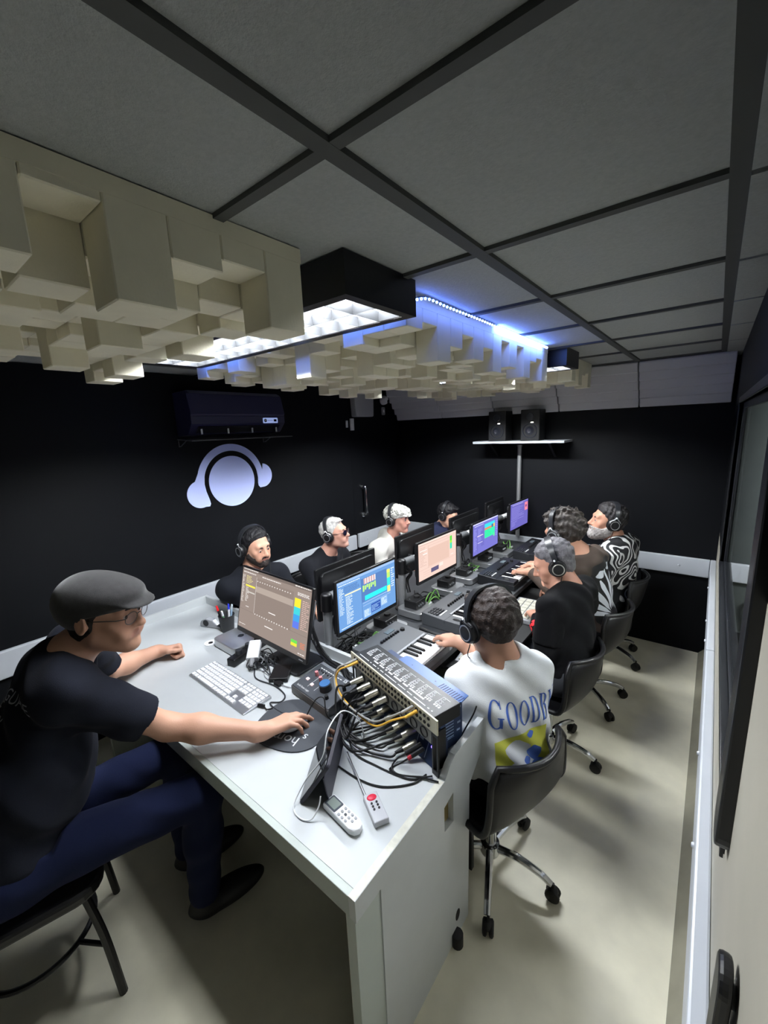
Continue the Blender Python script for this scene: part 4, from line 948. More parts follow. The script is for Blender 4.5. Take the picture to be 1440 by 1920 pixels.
# mini computers and little interfaces along the middle
mp = [(-1.385, 1.705, 'under the blue screen'), (-1.385, 2.01, 'beside the second pole'), (-1.395, 2.42, 'under the pink screen'), (-1.395, 2.69, 'beside the third pole'), (-1.41, 3.09, 'under the violet screen'), (-1.415, 3.40, 'beside the farthest pole')]
for k, (x, y, s_) in enumerate(mp):
    minibox('silver mini computer on the long table ' + s_, x, y, R(90), .19)
    t = thing('sound_box', 'small black sound box on the mini computer ' + s_, 'audio interface', (x - .01, y, .796), R(90), 'black sound boxes on the mini computers')
    MB().box((-.055, -.045, 0), (.055, .045, .05)).build('case', BLACKP, t, bevel=.003, world=False)
    MB().cyl((.02, 0, .05), (.02, 0, .062), .02, .018, n=16).build('knob', BLACKR, t, world=False)
    for q in range(3): MB().cyl((-.035 + .022 * q, -.045, .025), (-.035 + .022 * q, -.054, .025), .006, n=10).build('small_knob', STEEL, t, world=False)
    MB().cyl((-.03, .02, .05), (-.03, .02, .0512), .003, n=8).build('indicator', PLW, t, world=False)
GRN = mat('green_cable', (104, 156, 76), .45)
rg = random.Random(21)
for k, (x, y, s_) in enumerate(((-1.30, 1.50, 'under the blue screen'), (-1.30, 2.16, 'under the pink screen'), (-1.36, 2.85, 'under the violet screen'), (-1.38, 3.57, 'near the farthest screen'))):
    t = thing('green_cable', 'coiled green network cable ' + s_, 'cable', (x - .03, y, .75), 0, 'green cables on the long table')
    pts = []
    for j in range(10):
        a = j * 1.15 + k; rr = rg.uniform(.03, .07); pts.append((x - .05 + rr * .7 * math.cos(a), y + rr * 1.3 * math.sin(a), .756 + (.05 if j % 3 == 1 else .004) + rg.uniform(0, .04)))
    MB().tube(curve_pts(pts, 7), .0038, 7).build('cord', GRN, t)
    MB().cbox((pts[-1][0], pts[-1][1], pts[-1][2]), (.012, .03, .012)).build('plug', PLW, t)
    t = thing('cable_heap', 'heap of dark cables on the long table ' + s_, 'cables', (x - .1, y, .75), 0, 'dark cable heaps on the long table')
    for i in range(7):
        pts = []
        for j in range(6): pts.append((x - .12 + rg.uniform(-.09, .05), y + rg.uniform(-.13, .13), .755 + rg.uniform(0, .07) * (j % 2)))
        MB().tube(curve_pts(pts, 6), .0035, 6).build('cord', rg.choice((BLACKR, BLACKR, DGP, PLG if i == 3 else BLACKR)), t)
cable('headphone_lead', 'thin black lead between the first two synth keyboards', [(-1.30, 1.80, .755), (-1.22, 1.80, .754), (-1.12, 1.82, .756), (-1.02, 1.80, .754), (-.985, 1.76, .754)], .003, BLACKR)
tag(MB().cyl((-1.24, 1.83, .762), (-1.0, 1.80, .762), .011, n=12).build('foam_stick', BLACKR), 'slim black stick lying between the first two synth keyboards', 'stick')
# ================================================================ chairs
def shell_grid(mb, inset=0., nt=13):
    prof = [(.23, .415), (.20, .435), (.12, .43), (.0, .42), (-.10, .42), (-.165, .438), (-.205, .485), (-.228, .56), (-.245, .645), (-.26, .725)]
    pp = curve_pts([(0, y, z) for y, z in prof], 3); n = len(pp); vs = []
    for i, p in enumerate(pp):
        s = i / (n - 1); w = .225 if s < .6 else .225 - .02 * (s - .6) / .4
        if s < .1: w *= .86 + 1.4 * s
        if s > .93: w *= 1 - (s - .93) * 2.4
        for k in range(nt):
            t = -1 + 2 * k / (nt - 1); x = t * w; up = .035 * t ** 4 * max(0, 1 - abs(s - .35) / .45); fw = .075 * t * t * max(0, (s - .5) / .5)
            vs.append(Vector((x, p.y + fw, p.z + up)))
    fs = [(i * nt + k, i * nt + k + 1, (i + 1) * nt + k + 1, (i + 1) * nt + k) for i in range(n - 1) for k in range(nt - 1)]
    mb.add(vs, fs, True)
    rim = [vs[k] for k in range(nt)] + [vs[i * nt + nt - 1] for i in range(1, n)] + [vs[(n - 1) * nt + k] for k in range(nt - 2, -1, -1)] + [vs[i * nt] for i in range(n - 2, 0, -1)]
    return rim
SHELLM = mat('chair_shell_black', (16, 16, 18), .42)
def swivel_chair(label, x, y, rz, base_rot, group):
    t = thing('swivel_chair', label, 'chair', (x, y, 0), rz, group)
    mb = MB(); rim = shell_grid(mb); o = mb.build('seat_shell', SHELLM, t, world=False, sharp=80)
    md = o.modifiers.new('solid', 'SOLIDIFY'); md.thickness = .014; md.offset = 0
    MB().tube(rim, .0125, 8, closed=True).build('rolled_rim', SHELLM, t, world=False, sharp=80)
    c = MB(); c.cyl((0, 0, .10), (0, 0, .26), .027, n=18).cyl((0, 0, .25), (0, 0, .40), .018, n=18); c.build('gas_column', CHROME, t, world=False)
    MB().lathe([(0, .40), (.09, .402), (.10, .415), (0, .418)], n=20).build('seat_plate', BLACKM, t, world=False)
    MB().lathe([(0, .075), (.04, .075), (.045, .09), (.04, .125), (.028, .13), (0, .13)], n=20).build('base_hub', CHROME, t, world=False)
    for k in range(5):
        a = base_rot + 2 * PI * k / 5 - rz; d = Vector((math.cos(a), math.sin(a), 0)); q = Vector((-d.y, d.x, 0))
        pts = curve_pts([d * .03 + Vector((0, 0, .108)), d * .12 + Vector((0, 0, .116)), d * .21 + Vector((0, 0, .098)), d * .255 + Vector((0, 0, .075))], 5)
        MB().tube(pts, [.017 - .004 * i / (len(pts) - 1) for i in range(len(pts))], 10).build('leg', CHROME, t, world=False)
        cs = MB(); c0 = d * .262 + Vector((0, 0, .029)) + q * .004
        for s in (-1, 1): cs.lathe([(0, -.009), (.02, -.009), (.028, -.005), (.029, .004), (.022, .009), (0, .009)], c0 + q * (s * .0125), q, 16)
        cs.sphere(tuple(c0 + Vector((0, 0, .014))), (.022, .022, .02), 12, 8); cs.cyl(c0, c0 + Vector((0, 0, .05)), .006, n=8)
        cs.build('caster', BLACKR, t, world=False)
    return t
GC = 'black swivel chairs on the right of the long table'
swivel_chair('black shell swivel chair under the man in the white tee, nearest the lens', -.61, 1.40, R(72), R(76), GC)
swivel_chair('black shell swivel chair under the grey haired man in the black tee', -.615, 2.20, R(80), R(72), GC)
swivel_chair('black shell swivel chair under the curly haired man', -.57, 2.86, R(78), R(30), GC)
swivel_chair('black shell swivel chair under the bearded man in the patterned shirt', -.56, 3.52, R(85), R(46), GC)
GL = 'black swivel chairs on the left of the long table'
for y, lb in ((1.58, 'the bearded young man in black'), (2.14, 'the man in sunglasses'), (2.78, 'the man in the white cap'), (3.44, 'the dark haired man by the back wall')):
    swivel_chair('black shell swivel chair under ' + lb, -2.42, y, R(-90), R(20), GL)
# operator's chair
t = thing('side_chair', 'black metal chair with a slatted back under the operator, lower left', 'chair', (-1.70, .10, 0), R(-16))
MB().prism(rrect(.42, .40, .08, 5), (0, .01, .435), (1, 0, 0), (0, 1, 0), (0, 0, 1), .04).build('seat', BLACKM, t, bevel=.012, world=False)
for s in (-1, 1):
    MB().tube(curve_pts([(s * .20, -.24, 0), (s * .19, -.20, .25), (s * .18, -.18, .45), (s * .175, -.235, .66), (s * .15, -.275, .88)], 6), .0135, 10).build('leg', BLACKM, t, world=False)
    MB().tube(curve_pts([(s * .20, .20, 0), (s * .185, .18, .25), (s * .17, .15, .44)], 6), .0135, 10).build('leg', BLACKM, t, world=False)
for k in range(4):
    z = .60 + .075 * k; y = -.21 - .06 * (z - .55) / .33
    MB().tube(curve_pts([(-.172, y, z), (0, y - .035, z + .01), (.172, y, z)], 6), .011, 8).build('back_slat', BLACKM, t, world=False)
MB().tube(curve_pts([(-.15, -.275, .88), (0, -.31, .895), (.15, -.275, .88)], 6), .0135, 8).build('top_rail', BLACKM, t, world=False)
MB().tube(curve_pts([(.16 * math.cos(a), .16 * math.sin(a) - .01, .21) for a in [k * PI / 8 for k in range(16)]], 3, True), .009, 8, closed=True).build('brace_ring', BLACKM, t, world=False)
for s, q in ((-1, -1), (1, -1), (-1, 1), (1, 1)):
    MB().tube([(s * .115, q * .115 - .01, .21), (s * .19, q * .19 - (.01 if q < 0 else 0), .21)], .008, 8).build('ring_spoke', BLACKM, t, world=False)
# ================================================================ people: smooth-union distance fields meshed with surface nets
A3 = lambda p: np.array(p, dtype=np.float64)
class Field:
    def __init__(s): s.p = []
    def cone(s, a, b, ra, rb=None, k=.02, op=1, cut=None):
        a, b = A3(a), A3(b); rb = ra if rb is None else rb
        s.p.append(('c', a, b, ra, rb, k, op, cut, (a + b) / 2, np.linalg.norm(b - a) / 2 + max(ra, rb))); return s
    def ell(s, c, r, M=None, k=.02, op=1):
        c = A3(c); r = A3(r); s.p.append(('e', c, r, None if M is None else np.array(M, float), 0, k, op, None, c, float(r.max()))); return s
    def add(s, o, inflate=0., k=None):
        for q in o.p:
            q = list(q)
            if q[0] == 'c': q[3] += inflate; q[4] += inflate
            else: q[2] = q[2] + inflate
            q[9] += inflate
            if k is not None: q[5] = k
            s.p.append(tuple(q))
        return s
    def xf(s, M, sc):
        """head-local field to world: M 4x4 (rotation, translation), uniform scale sc"""
        Rm = np.array(M.to_3x3()); T = np.array(M.translation)
        o = Field()
        for q in s.p:
            if q[0] == 'c': o.cone(Rm @ (q[1] * sc) + T, Rm @ (q[2] * sc) + T, q[3] * sc, q[4] * sc, q[5] * sc, q[6])
            else:
                L = Rm if q[3] is None else Rm @ q[3]
                o.ell(Rm @ (q[1] * sc) + T, q[2] * sc, L, q[5] * sc, q[6])
        return o
    def near(s, c, rad):
        f = Field(); f.p = [q for q in s.p if np.linalg.norm(c - q[8]) < q[9] + rad + q[5] * 2 + .01]; return f
    def __call__(s, P):
        d = np.full(len(P), .5)
        for (ty, a, b, ra, rb, k, op, cut, cc, br) in s.p:
            if ty == 'c':
                ab = b - a; L = ab @ ab; t = np.clip(((P - a) @ ab) / max(L, 1e-12), 0, 1)
                e = np.linalg.norm(P - a - t[:, None] * ab, axis=1) - (ra + t * (rb - ra))
                if cut is not None: e = np.maximum(e, (P - b) @ (ab / math.sqrt(L)) - cut)
            else:
                q = P - a
                if ra is not None: q = q @ ra
                k0 = np.linalg.norm(q / b, axis=1); k1 = np.linalg.norm(q / (b * b), axis=1)
                e = np.where(k0 < 1e-6, -b.min(), k0 * (k0 - 1) / np.maximum(k1, 1e-9))
            if op == 1:
                h = np.maximum(k - np.abs(d - e), 0) / k; d = np.minimum(d, e) - h * h * k * .25
            else:
                e = -e; h = np.maximum(k - np.abs(d - e), 0) / k; d = np.maximum(d, e) + h * h * k * .25
        return d
def sdf_mesh(fields, post, h, name, mats, parent, color=None):
    """fields: Field; post(P,d)->d extra shaping; mesh by surface nets on sparse blocks"""
    F = fields
    lo = np.min([q[8] - q[9] for q in F.p if q[6] == 1], axis=0) - 3 * h; hi = np.max([q[8] + q[9] for q in F.p if q[6] == 1], axis=0) + 3 * h
    B = 14
    nb = np.maximum(1, np.ceil((hi - lo) / (h * B)).astype(int)); N = nb * B + 1
    D = np.empty(nb * B, np.float32)
    ar = (np.arange(B) * h)
    loc = np.stack(np.meshgrid(ar, ar, ar, indexing='ij'), -1).reshape(-1, 3); half = B * h / 2; rad = half * 1.75
    def ev(G, P):
        d = G(P)
        return post(P, d) if post else d
    for i in range(nb[0]):
        for j in range(nb[1]):
            for k in range(nb[2]):
                o = lo + np.array([i, j, k]) * (h * B); G = F.near(o + half, rad)
                sl = (slice(i * B, i * B + B), slice(j * B, j * B + B), slice(k * B, k * B + B))
                if not any(q[6] == 1 for q in G.p): D[sl] = .1; continue
                dc = G((o + half)[None])[0]
                if abs(dc) > rad * 1.25 + .03: D[sl] = .1 if dc > 0 else -.1; continue
                D[sl] = ev(G, loc + o).reshape(B, B, B)
    S = D < 0
    c = [S[dx:S.shape[0] - 1 + dx, dy:S.shape[1] - 1 + dy, dz:S.shape[2] - 1 + dz] for dx in (0, 1) for dy in (0, 1) for dz in (0, 1)]
    cnt = sum(x.astype(np.int8) for x in c); mix = (cnt > 0) & (cnt < 8)
    I = np.argwhere(mix)
    if len(I) == 0: raise RuntimeError('empty ' + name)
    idm = np.full(mix.shape, -1, np.int32); idm[mix] = np.arange(len(I))
    acc = np.zeros((len(I), 3)); n_ = np.zeros(len(I))
    cor = {(dx, dy, dz): D[I[:, 0] + dx, I[:, 1] + dy, I[:, 2] + dz].astype(np.float64) for dx in (0, 1) for dy in (0, 1) for dz in (0, 1)}
    for p in cor:
        for ax in range(3):
            if p[ax] == 0:
                q = list(p); q[ax] = 1; q = tuple(q); a, b = cor[p], cor[q]; m = (a < 0) != (b < 0)
                t = np.where(m, a / np.where(m, a - b, 1), 0); pt = np.tile(np.array(p, float), (len(I), 1)); pt[:, ax] += t
                acc[m] += pt[m]; n_ += m
    V = lo + (I + acc / n_[:, None]) * h
    quads = []
    for ax in range(3):
        sa = [slice(None)] * 3; sb = [slice(None)] * 3; sa[ax] = slice(0, -1); sb[ax] = slice(1, None)
        X = S[tuple(sa)] != S[tuple(sb)]; E = np.argwhere(X); fl = S[tuple(sa)][X]
        u, v = [q for q in range(3) if q != ax]
        ok = (E[:, u] > 0) & (E[:, v] > 0) & (E[:, u] < mix.shape[u]) & (E[:, v] < mix.shape[v]) & (E[:, ax] < mix.shape[ax])
        E, fl = E[ok], fl[ok]
        ids = []
        for du, dv in ((-1, -1), (0, -1), (0, 0), (-1, 0)):
            e = E.copy(); e[:, u] += du; e[:, v] += dv; ids.append(idm[e[:, 0], e[:, 1], e[:, 2]])
        Q = np.stack(ids, 1)
        flip = fl if ax != 1 else ~fl
        Q[~flip] = Q[~flip][:, ::-1]; quads.append(Q)
    Q = np.concatenate(quads); Q = Q[(Q >= 0).all(1)]
    # one relaxing pass
    nbs = np.zeros((len(V), 3)); cn = np.zeros(len(V))
    for a, b in ((0, 1), (1, 2), (2, 3), (3, 0)):
        np.add.at(nbs, Q[:, a], V[Q[:, b]]); np.add.at(cn, Q[:, a], 1)
    V = np.where(cn[:, None] > 0, V * .5 + .5 * nbs / np.maximum(cn, 1)[:, None], V)
    colr = color(V) if color is not None else None
    if parent is not None:
        inv = np.array(WM[parent].inverted()); V = V @ inv[:3, :3].T + inv[:3, 3]
    me = bpy.data.meshes.new(name)
    me.vertices.add(len(V)); me.vertices.foreach_set('co', V.astype(np.float32).ravel())
    me.loops.add(len(Q) * 4); me.loops.foreach_set('vertex_index', Q.astype(np.int32).ravel())
    me.polygons.add(len(Q)); me.polygons.foreach_set('loop_start', np.arange(0, len(Q) * 4, 4, dtype=np.int32))
    me.polygons.foreach_set('use_smooth', [True] * len(Q)); me.update(calc_edges=True); me.validate()
    for m in (mats if isinstance(mats, (list, tuple)) else [mats]): me.materials.append(m)
    if colr is not None:
        at = me.color_attributes.new('tone', 'FLOAT_COLOR', 'POINT'); at.data.foreach_set('color', np.concatenate([colr, np.ones((len(colr), 1))], 1).astype(np.float32).ravel())
    o = bpy.data.objects.new(name, me); COL.objects.link(o)
    if parent is not None: o.parent = parent; WM[o] = WM[parent]; KIDS.setdefault(parent, []).append(o)
    return o

def head_matrix(pos, f, pitch=0., roll=0.):
    f = Vector((f[0], f[1], 0)).normalized(); u = Vector((0, 0, 1)); x = f.cross(u)
    M = Matrix(((x.x, f.x, u.x), (x.y, f.y, u.y), (x.z, f.z, u.z)))
    M = M @ Matrix.Rotation(R(pitch), 3, 'X') @ Matrix.Rotation(R(roll), 3, 'Y')
    return Matrix.Translation(pos) @ M.to_4x4()
def head_field(ears=True, wide=1.0, nose=1.0, smile=0.):
    F = Field()
    F.ell((0, -.014, .036), (.077 * wide, .098, .084)).ell((0, .022, -.030), (.063 * wide, .076, .088), k=.03)
    for s in (-1, 1):
        F.cone((s * .05 * wide, .0, -.062), (s * .016, .066, -.103), .021, .019, .03)
        F.ell((s * .042 * wide, .062, -.02), (.022, .02, .02), k=.025)
        F.ell((s * .034, .078, -.058), (.018, .016, .02), k=.025)
    F.ell((0, .078, -.102), (.021, .018, .017), k=.02)
    F.cone((-.036, .079, .026), (.036, .079, .026), .0135, k=.02)
    for s in (-1, 1): F.ell((s * .032, .103, .002), (.0175, .017, .0125), k=.014, op=-1)
    for s in (-1, 1): F.ell((s * .032, .0805, .0015), (.0155, .0135, .0125), k=.006)
    for s in (-1, 1): F.ell((s * .032, .096, .0), (.0135, .0125, .0046), k=.003, op=-1)
    F.cone((0, .089, .018), (0, .112 * nose + .0, -.026), .0075, .0115, .012)
    F.ell((0, .113, -.032), (.0125, .013, .0105), k=.01)
    for s in (-1, 1): F.ell((s * .0125, .0985, -.0355), (.008, .011, .008), k=.006)
    F.cone((-.017, .0885, -.0585 + smile), (0, .0935, -.0565), .0058, .0068, .008).cone((0, .0935, -.0565), (.017, .0885, -.0585 + smile), .0072, .0062, .008)
    F.cone((-.014, .0875, -.0685 + smile * .6), (.014, .0875, -.0685 + smile * .6), .0072, k=.008)
    F.cone((-.02, .096, -.0625 + smile), (0, .104, -.0628), .0022, k=.0025, op=-1).cone((0, .104, -.0628), (.02, .096, -.0625 + smile), .0022, k=.0025, op=-1)
    if ears:
        for s in (-1, 1):
            M = np.array(Matrix.Rotation(R(-18 * s), 3, 'Z') @ Matrix.Rotation(R(-10), 3, 'X'))
            F.ell((s * .084 * wide, -.013, -.001), (.0105, .0215, .035), M, k=.007).ell((s * .0955 * wide, -.008, .003), (.0075, .0135, .0245), M, k=.004, op=-1).cone((s * .088 * wide, -.010, .014), (s * .0875 * wide, -.016, -.012), .0035, .003, .004)
            F.ell((s * .081 * wide, .0, -.01), (.007, .008, .010), M, k=.006)
    return F
def hand_field(W, d, n, side, curls, s, thumb=0., spread=1.):
    X = Vector(d).normalized(); Z = (Vector(n) - X * Vector(n).dot(X)).normalized(); Y = Z.cross(X) * side; W = Vector(W)
    def L(x, y, z): return W + (X * x + Y * y + Z * z) * s
    F = Field()
    F.ell(L(.052, .0, -.004), (.05 * s, .036 * s, .0145 * s), np.array(Matrix((X, Y * side, Z)).transposed()), k=.012 * s)
    base = [(.090, .029), (.094, .0095), (.090, -.010), (.080, -.028)]
    lens = [(.044, .026, .021), (.048, .030, .022), (.043, .028, .021), (.033, .021, .018)]; ang = [5, 1, -3, -9]
    F.cone(L(-.02, 0, 0), L(.015, 0, 0), .025 * s, .026 * s, .02 * s)
    for i in range(4):
        bx, by = base[i]
        F.cone(L(.012, by * .62, .0), L(bx, by, .002), .0125 * s, .0115 * s, .012 * s)
        p = Vector((bx, by, .002)); a = 0; r = (.0098, .0102, .0096, .0084)[i]; yaw = R(ang[i] * spread)
        for jn in range(3):
            a += R(curls[i][jn]); dd = Vector((math.cos(a) * math.cos(yaw), math.sin(yaw) * math.cos(a), -math.sin(a)))
            q = p + dd * lens[i][jn]; r2 = r * (.93, .92, .84)[jn]
            F.cone(L(*p), L(*q), r * s, r2 * s, (.008 if jn == 0 else .003) * s); p, r = q, r2
    t0 = Vector((.018, .018, -.006)); t1 = Vector((.046, .046, -.014 - thumb * .4)); t2 = Vector((.074, .052 - thumb * .25, -.018 - thumb)); t3 = Vector((.097, .048 - thumb * .6, -.02 - thumb * 1.1))
    F.cone(L(*t0), L(*t1), .0165 * s, .0128 * s, .014 * s).cone(L(*t1), L(*t2), .0122 * s, .0104 * s, .004 * s).cone(L(*t2), L(*t3), .0104 * s, .0084 * s, .003 * s)
    return F
CURL = {'flat': [(8, 14, 8), (9, 14, 8), (10, 16, 8), (12, 18, 10)], 'mouse': [(14, 22, 12), (12, 20, 12), (20, 30, 18), (24, 34, 20)], 'fist': [(72, 88, 58), (76, 92, 60), (78, 92, 60), (80, 92, 58)], 'keys': [(22, 32, 16), (18, 28, 14), (24, 30, 16), (30, 32, 18)]}
def skin_mat(name, rgb): return mat(name, rgb, .5, spec=.4, vcol='tone', bump=.08, bscale=220)

def person(sp):
    s = sp['s']; P, N = Vector(sp['P']), Vector(sp['N']); SL, SR = Vector(sp['SL']), Vector(sp['SR'])
    H = head_matrix(sp['head'], sp['hf'], sp.get('pitch', 0), sp.get('roll', 0)); sp['H'] = H
    hl = sp.get('h', .0055)
    t = thing('person', sp['label'], 'person', (P.x, P.y, 0)); sp['t'] = t
    r = (SR - SL).normalized(); u = (N - P).normalized(); f = u.cross(r).normalized(); r = f.cross(u)
    M3 = np.array(Matrix((r, f, u)).transposed())
    sp['axes'] = (r, f, u)
    C = P.lerp(N, .66); Bl = P.lerp(N, .34); k = .06 * s
    bw = sp.get('belly', 1.)
    torso = Field()
    torso.ell(C + f * .004, (.155 * s, .10 * s, .20 * s), M3, k=k).ell(Bl + f * .012 * bw, (.142 * s * bw, .108 * s * bw, .19 * s), M3, k=k).ell(P, (.158 * s * bw ** .5, .118 * s, .125 * s), M3, k=k)
    torso.cone(SL, N - u * .035 * s, .056 * s, .06 * s, k).cone(SR, N - u * .035 * s, .056 * s, .06 * s, k)
    neckt = H @ Vector((0, -.022, -.06)) if False else H @ (Vector((0, -.022, -.055)) * s)
    neck = Field().cone(N - u * .03, neckt, .058 * s, .054 * s, .035 * s)
    neck.cone(N.lerp(SL, .25), N + (neckt - N) * .35, .04 * s, .035 * s, .05 * s).cone(N.lerp(SR, .25), N + (neckt - N) * .35, .04 * s, .035 * s, .05 * s)
    arms = Field()
    for sd in 'LR':
        S_, E_, W_ = Vector(sp['S' + sd]), Vector(sp['E' + sd]), Vector(sp['W' + sd])
        arms.cone(S_, E_, .05 * s, .04 * s, .03 * s).cone(E_, E_.lerp(W_, .35), .041 * s, .0425 * s, .02 * s).cone(E_.lerp(W_, .35), W_, .0425 * s, .026 * s, .03 * s)
    hands = Field()
    for sd, sg in (('L', -1), ('R', 1)):
        d, n, cu = sp['hand' + sd][:3]; hands.p += hand_field(sp['W' + sd], d, n, sg, CURL[cu], s * 1.0, *(sp['hand' + sd][3:4] or (0,))).p
    HF = head_field(sp.get('ears', True), sp.get('wide', 1.), sp.get('nose', 1.), sp.get('smile', 0)).xf(H, s)
    skin = Field(); skin.p = HF.p + neck.p + torso.add(Field()).p + arms.p + hands.p
    # thin core torso stays inside the shirt
    core = Field().add(torso, -.012 * s)
    skin.p = HF.p + neck.p + core.p + arms.p + hands.p
    Hi = np.array(H.inverted()); base = np.array(lin(sp['skin'])); lip = np.array(lin(sp.get('lip', (168, 96, 88)))); stub = sp.get('stubble', 0)
    def color(V):
        q = (V @ Hi[:3, :3].T + Hi[:3, 3]) / s; c = np.tile(base, (len(V), 1))
        inh = (q[:, 1] > .05) & (np.abs(q[:, 0]) < .06)
        m = np.clip(1.3 - np.sqrt((q[:, 0] / .024) ** 2 + ((q[:, 2] + .063 - sp.get('smile', 0) * .5) / .0125) ** 2), 0, .3) / .3 * (q[:, 1] > .075) * .45
        ch = np.clip(1 - np.sqrt(((np.abs(q[:, 0]) - .04) / .03) ** 2 + ((q[:, 2] + .025) / .03) ** 2), 0, 1) * (q[:, 1] > .02) * .35
        c = c * (1 - ch[:, None]) + c * np.array([1.08, .86, .84]) * ch[:, None]
        if stub:
            z = np.interp(q[:, 1], [-.02, .02, .06, .11], [-.02, -.035, -.048, -.043]); b = np.clip((z - q[:, 2]) / .012, 0, 1) * np.clip((q[:, 2] + .135) / .02, 0, 1) * (q[:, 1] > -.015) * (np.linalg.norm(q, axis=1) < .16)
            c = c * (1 - b[:, None] * stub) + np.array(lin(sp.get('stubcol', (60, 52, 48)))) * b[:, None] * stub
        return c * (1 - m[:, None]) + lip * m[:, None]
    sdf_mesh(skin, None, hl, 'body', skin_mat('skin_' + sp['id'], sp['skin']), t, color)
    # ---- eyes and brows
    for sg in (-1, 1):
        e = MB().xf(H @ Matrix.Scale(s, 4)); c0 = Vector((sg * .032, .0812, .0003)); g = Vector(sp.get('gaze', (0, 1, -.05))).normalized()
        e.mat(0).sphere(tuple(c0), .0118, 14, 10)
        x_, y_, _ = frame(g)
        for a0, a1, rr, mi in ((0, 34, .01195, 1), (0, 15, .0121, 2)):
            vv = []
            for th_ in (0, a1 * .5, a1): vv += [c0 + g * (rr * math.cos(R(th_))) + (x_ * math.cos(q * PI / 6) + y_ * math.sin(q * PI / 6)) * (rr * math.sin(R(th_)) + 1e-5) for q in range(12)]
            e.mat(mi).add(vv, [(m_ * 12 + q, m_ * 12 + (q + 1) % 12, m_ * 12 + 12 + (q + 1) % 12, m_ * 12 + 12 + q) for m_ in (0, 1) for q in range(12)], True)
        e.build('eye', [mat('eye_white', (176, 168, 164), .35), mat('eye_iris', (62, 42, 30), .2), mat('eye_pupil', (8, 8, 8), .15)], t)
        b = MB().xf(H @ Matrix.Scale(s, 4)); b.tube([(sg * .014, .0935, .0205), (sg * .024, .0945, .0245), (sg * .036, .089, .0245), (sg * .047, .0785, .0195)], [.0032, .0046, .0042, .002], 6); b.build('eyebrow', mat('brow_' + sp['id'], sp.get('browcol', (34, 28, 26)), .8), t)
    # ---- hair
    hr = sp.get('hair')
    if hr:
        th = hr['th']; HFd = Field().ell((0, -.016, .038), (.077 + th, .098 + th, .084 + th * 1.15))
        HFd.ell((0, .01, -.01), (.066 + th * .6, .07, .08), k=.02).ell((0, -.032, -.035), (.066 + th * .45, .066 + th * .45, .075), k=.02)
        if hr.get('quiff'): HFd.ell((hr.get('qx', 0), .065, .098), (.045, .038, hr['quiff']), k=.03)
        FX = HFd.xf(H, s); yb = hr.get('yb', [-.13, -.05, -.015, .005, .012, .035, .055, .075, .095, .12]); zb = hr.get('zb', [-.08, -.072, -.045, -.03, .0, .03, .05, .07, .078, .085])
        amp, fr = hr.get('amp', .002), hr.get('fr', 160.)
        def hpost(V, d):
            q = (V @ Hi[:3, :3].T + Hi[:3, 3]) / s
            u1 = q @ np.array([.74, .48, .47]); u2 = q @ np.array([-.51, .83, .22]); u3 = q @ np.array([.33, -.29, .90])
            w_ = np.sin(u1 * fr + 2.2 * np.sin(u3 * fr * .43 + 1)) * np.sin(u2 * fr * .83 + 1.9 * np.sin(u1 * fr * .37)) + .55 * np.sin(u3 * fr * 1.41 + 1.3 * np.sin(u2 * fr * .61)) + .35 * np.sin(u2 * fr * 2.3 + u1 * fr * 1.1)
            g = q[:, 2] - np.interp(q[:, 1], yb, zb) + .005 * w_
            d = d + amp * w_ * s + (1 - np.clip(g / hr.get('tp', .045), 0, 1)) * (th - .001) * s
            if 'top' in hr: d = np.maximum(d, (q[:, 2] - hr['top']) * s)
            return np.maximum(d, -(g * s * .8) + .0015 * w_)
        sdf_mesh(FX, hpost, max(.0038, hl * .8), 'hair', mat('hair_' + sp['id'], hr['rgb'], .55, spec=.4, var=hr.get('var', .35), vscale=hr.get('vs', 55), bump=.9, bscale=170), t)
    bd = sp.get('beard')
    if bd:
        BF = Field()
        BF.ell((0, .026, -.032), (.066 * sp.get('wide', 1) + bd['th'], .078 + bd['th'] * .6, .090 + bd['th']))
        for sg in (-1, 1): BF.cone((sg * .05, .0, -.062), (sg * .016, .067, -.103), .0215 + bd['th'], .0195 + bd['th'], .03)
        BF.ell((0, .08, -.103), (.022 + bd['th'], .019 + bd['th'], .018 + bd['th'] * 1.6), k=.02); BF.cone((-.02, .092, -.05), (.02, .092, -.05), .006 + bd['th'] * .4, k=.01)
        BF.ell((0, .1, -.0635), (.022, .022, .0105), k=.003, op=-1)
        FX = BF.xf(H, s)
        def bpost(V, d):
            q = (V @ Hi[:3, :3].T + Hi[:3, 3]) / s
            g = np.interp(q[:, 1], [-.03, .0, .02, .05, .085, .12], [.01, -.005, -.035, -.052, -.046, -.044]) - q[:, 2]
            w_ = np.sin(q[:, 0] * 260 + q[:, 1] * 130) * np.sin(q[:, 2] * 240)
            w_ = w_ + .6 * np.sin(q[:, 0] * 390 + 2 * np.sin(q[:, 2] * 150)) * np.sin(q[:, 2] * 330 + q[:, 1] * 180); d = np.maximum(d + .0016 * w_, -g * s + .001 * w_); d = np.maximum(d, -(q[:, 1] + .018) * s); return np.maximum(d, -(q[:, 2] + .128 + bd['th']) * s)
        sdf_mesh(FX, bpost, .004, 'beard', mat('beard_' + sp['id'], bd['rgb'], .7, var=.4, vscale=70, bump=.8, bscale=240), t)
    # ---- shirt
    sh = sp['shirt']; inf = sh.get('inf', .010) * s
    SF = Field().add(torso, inf)
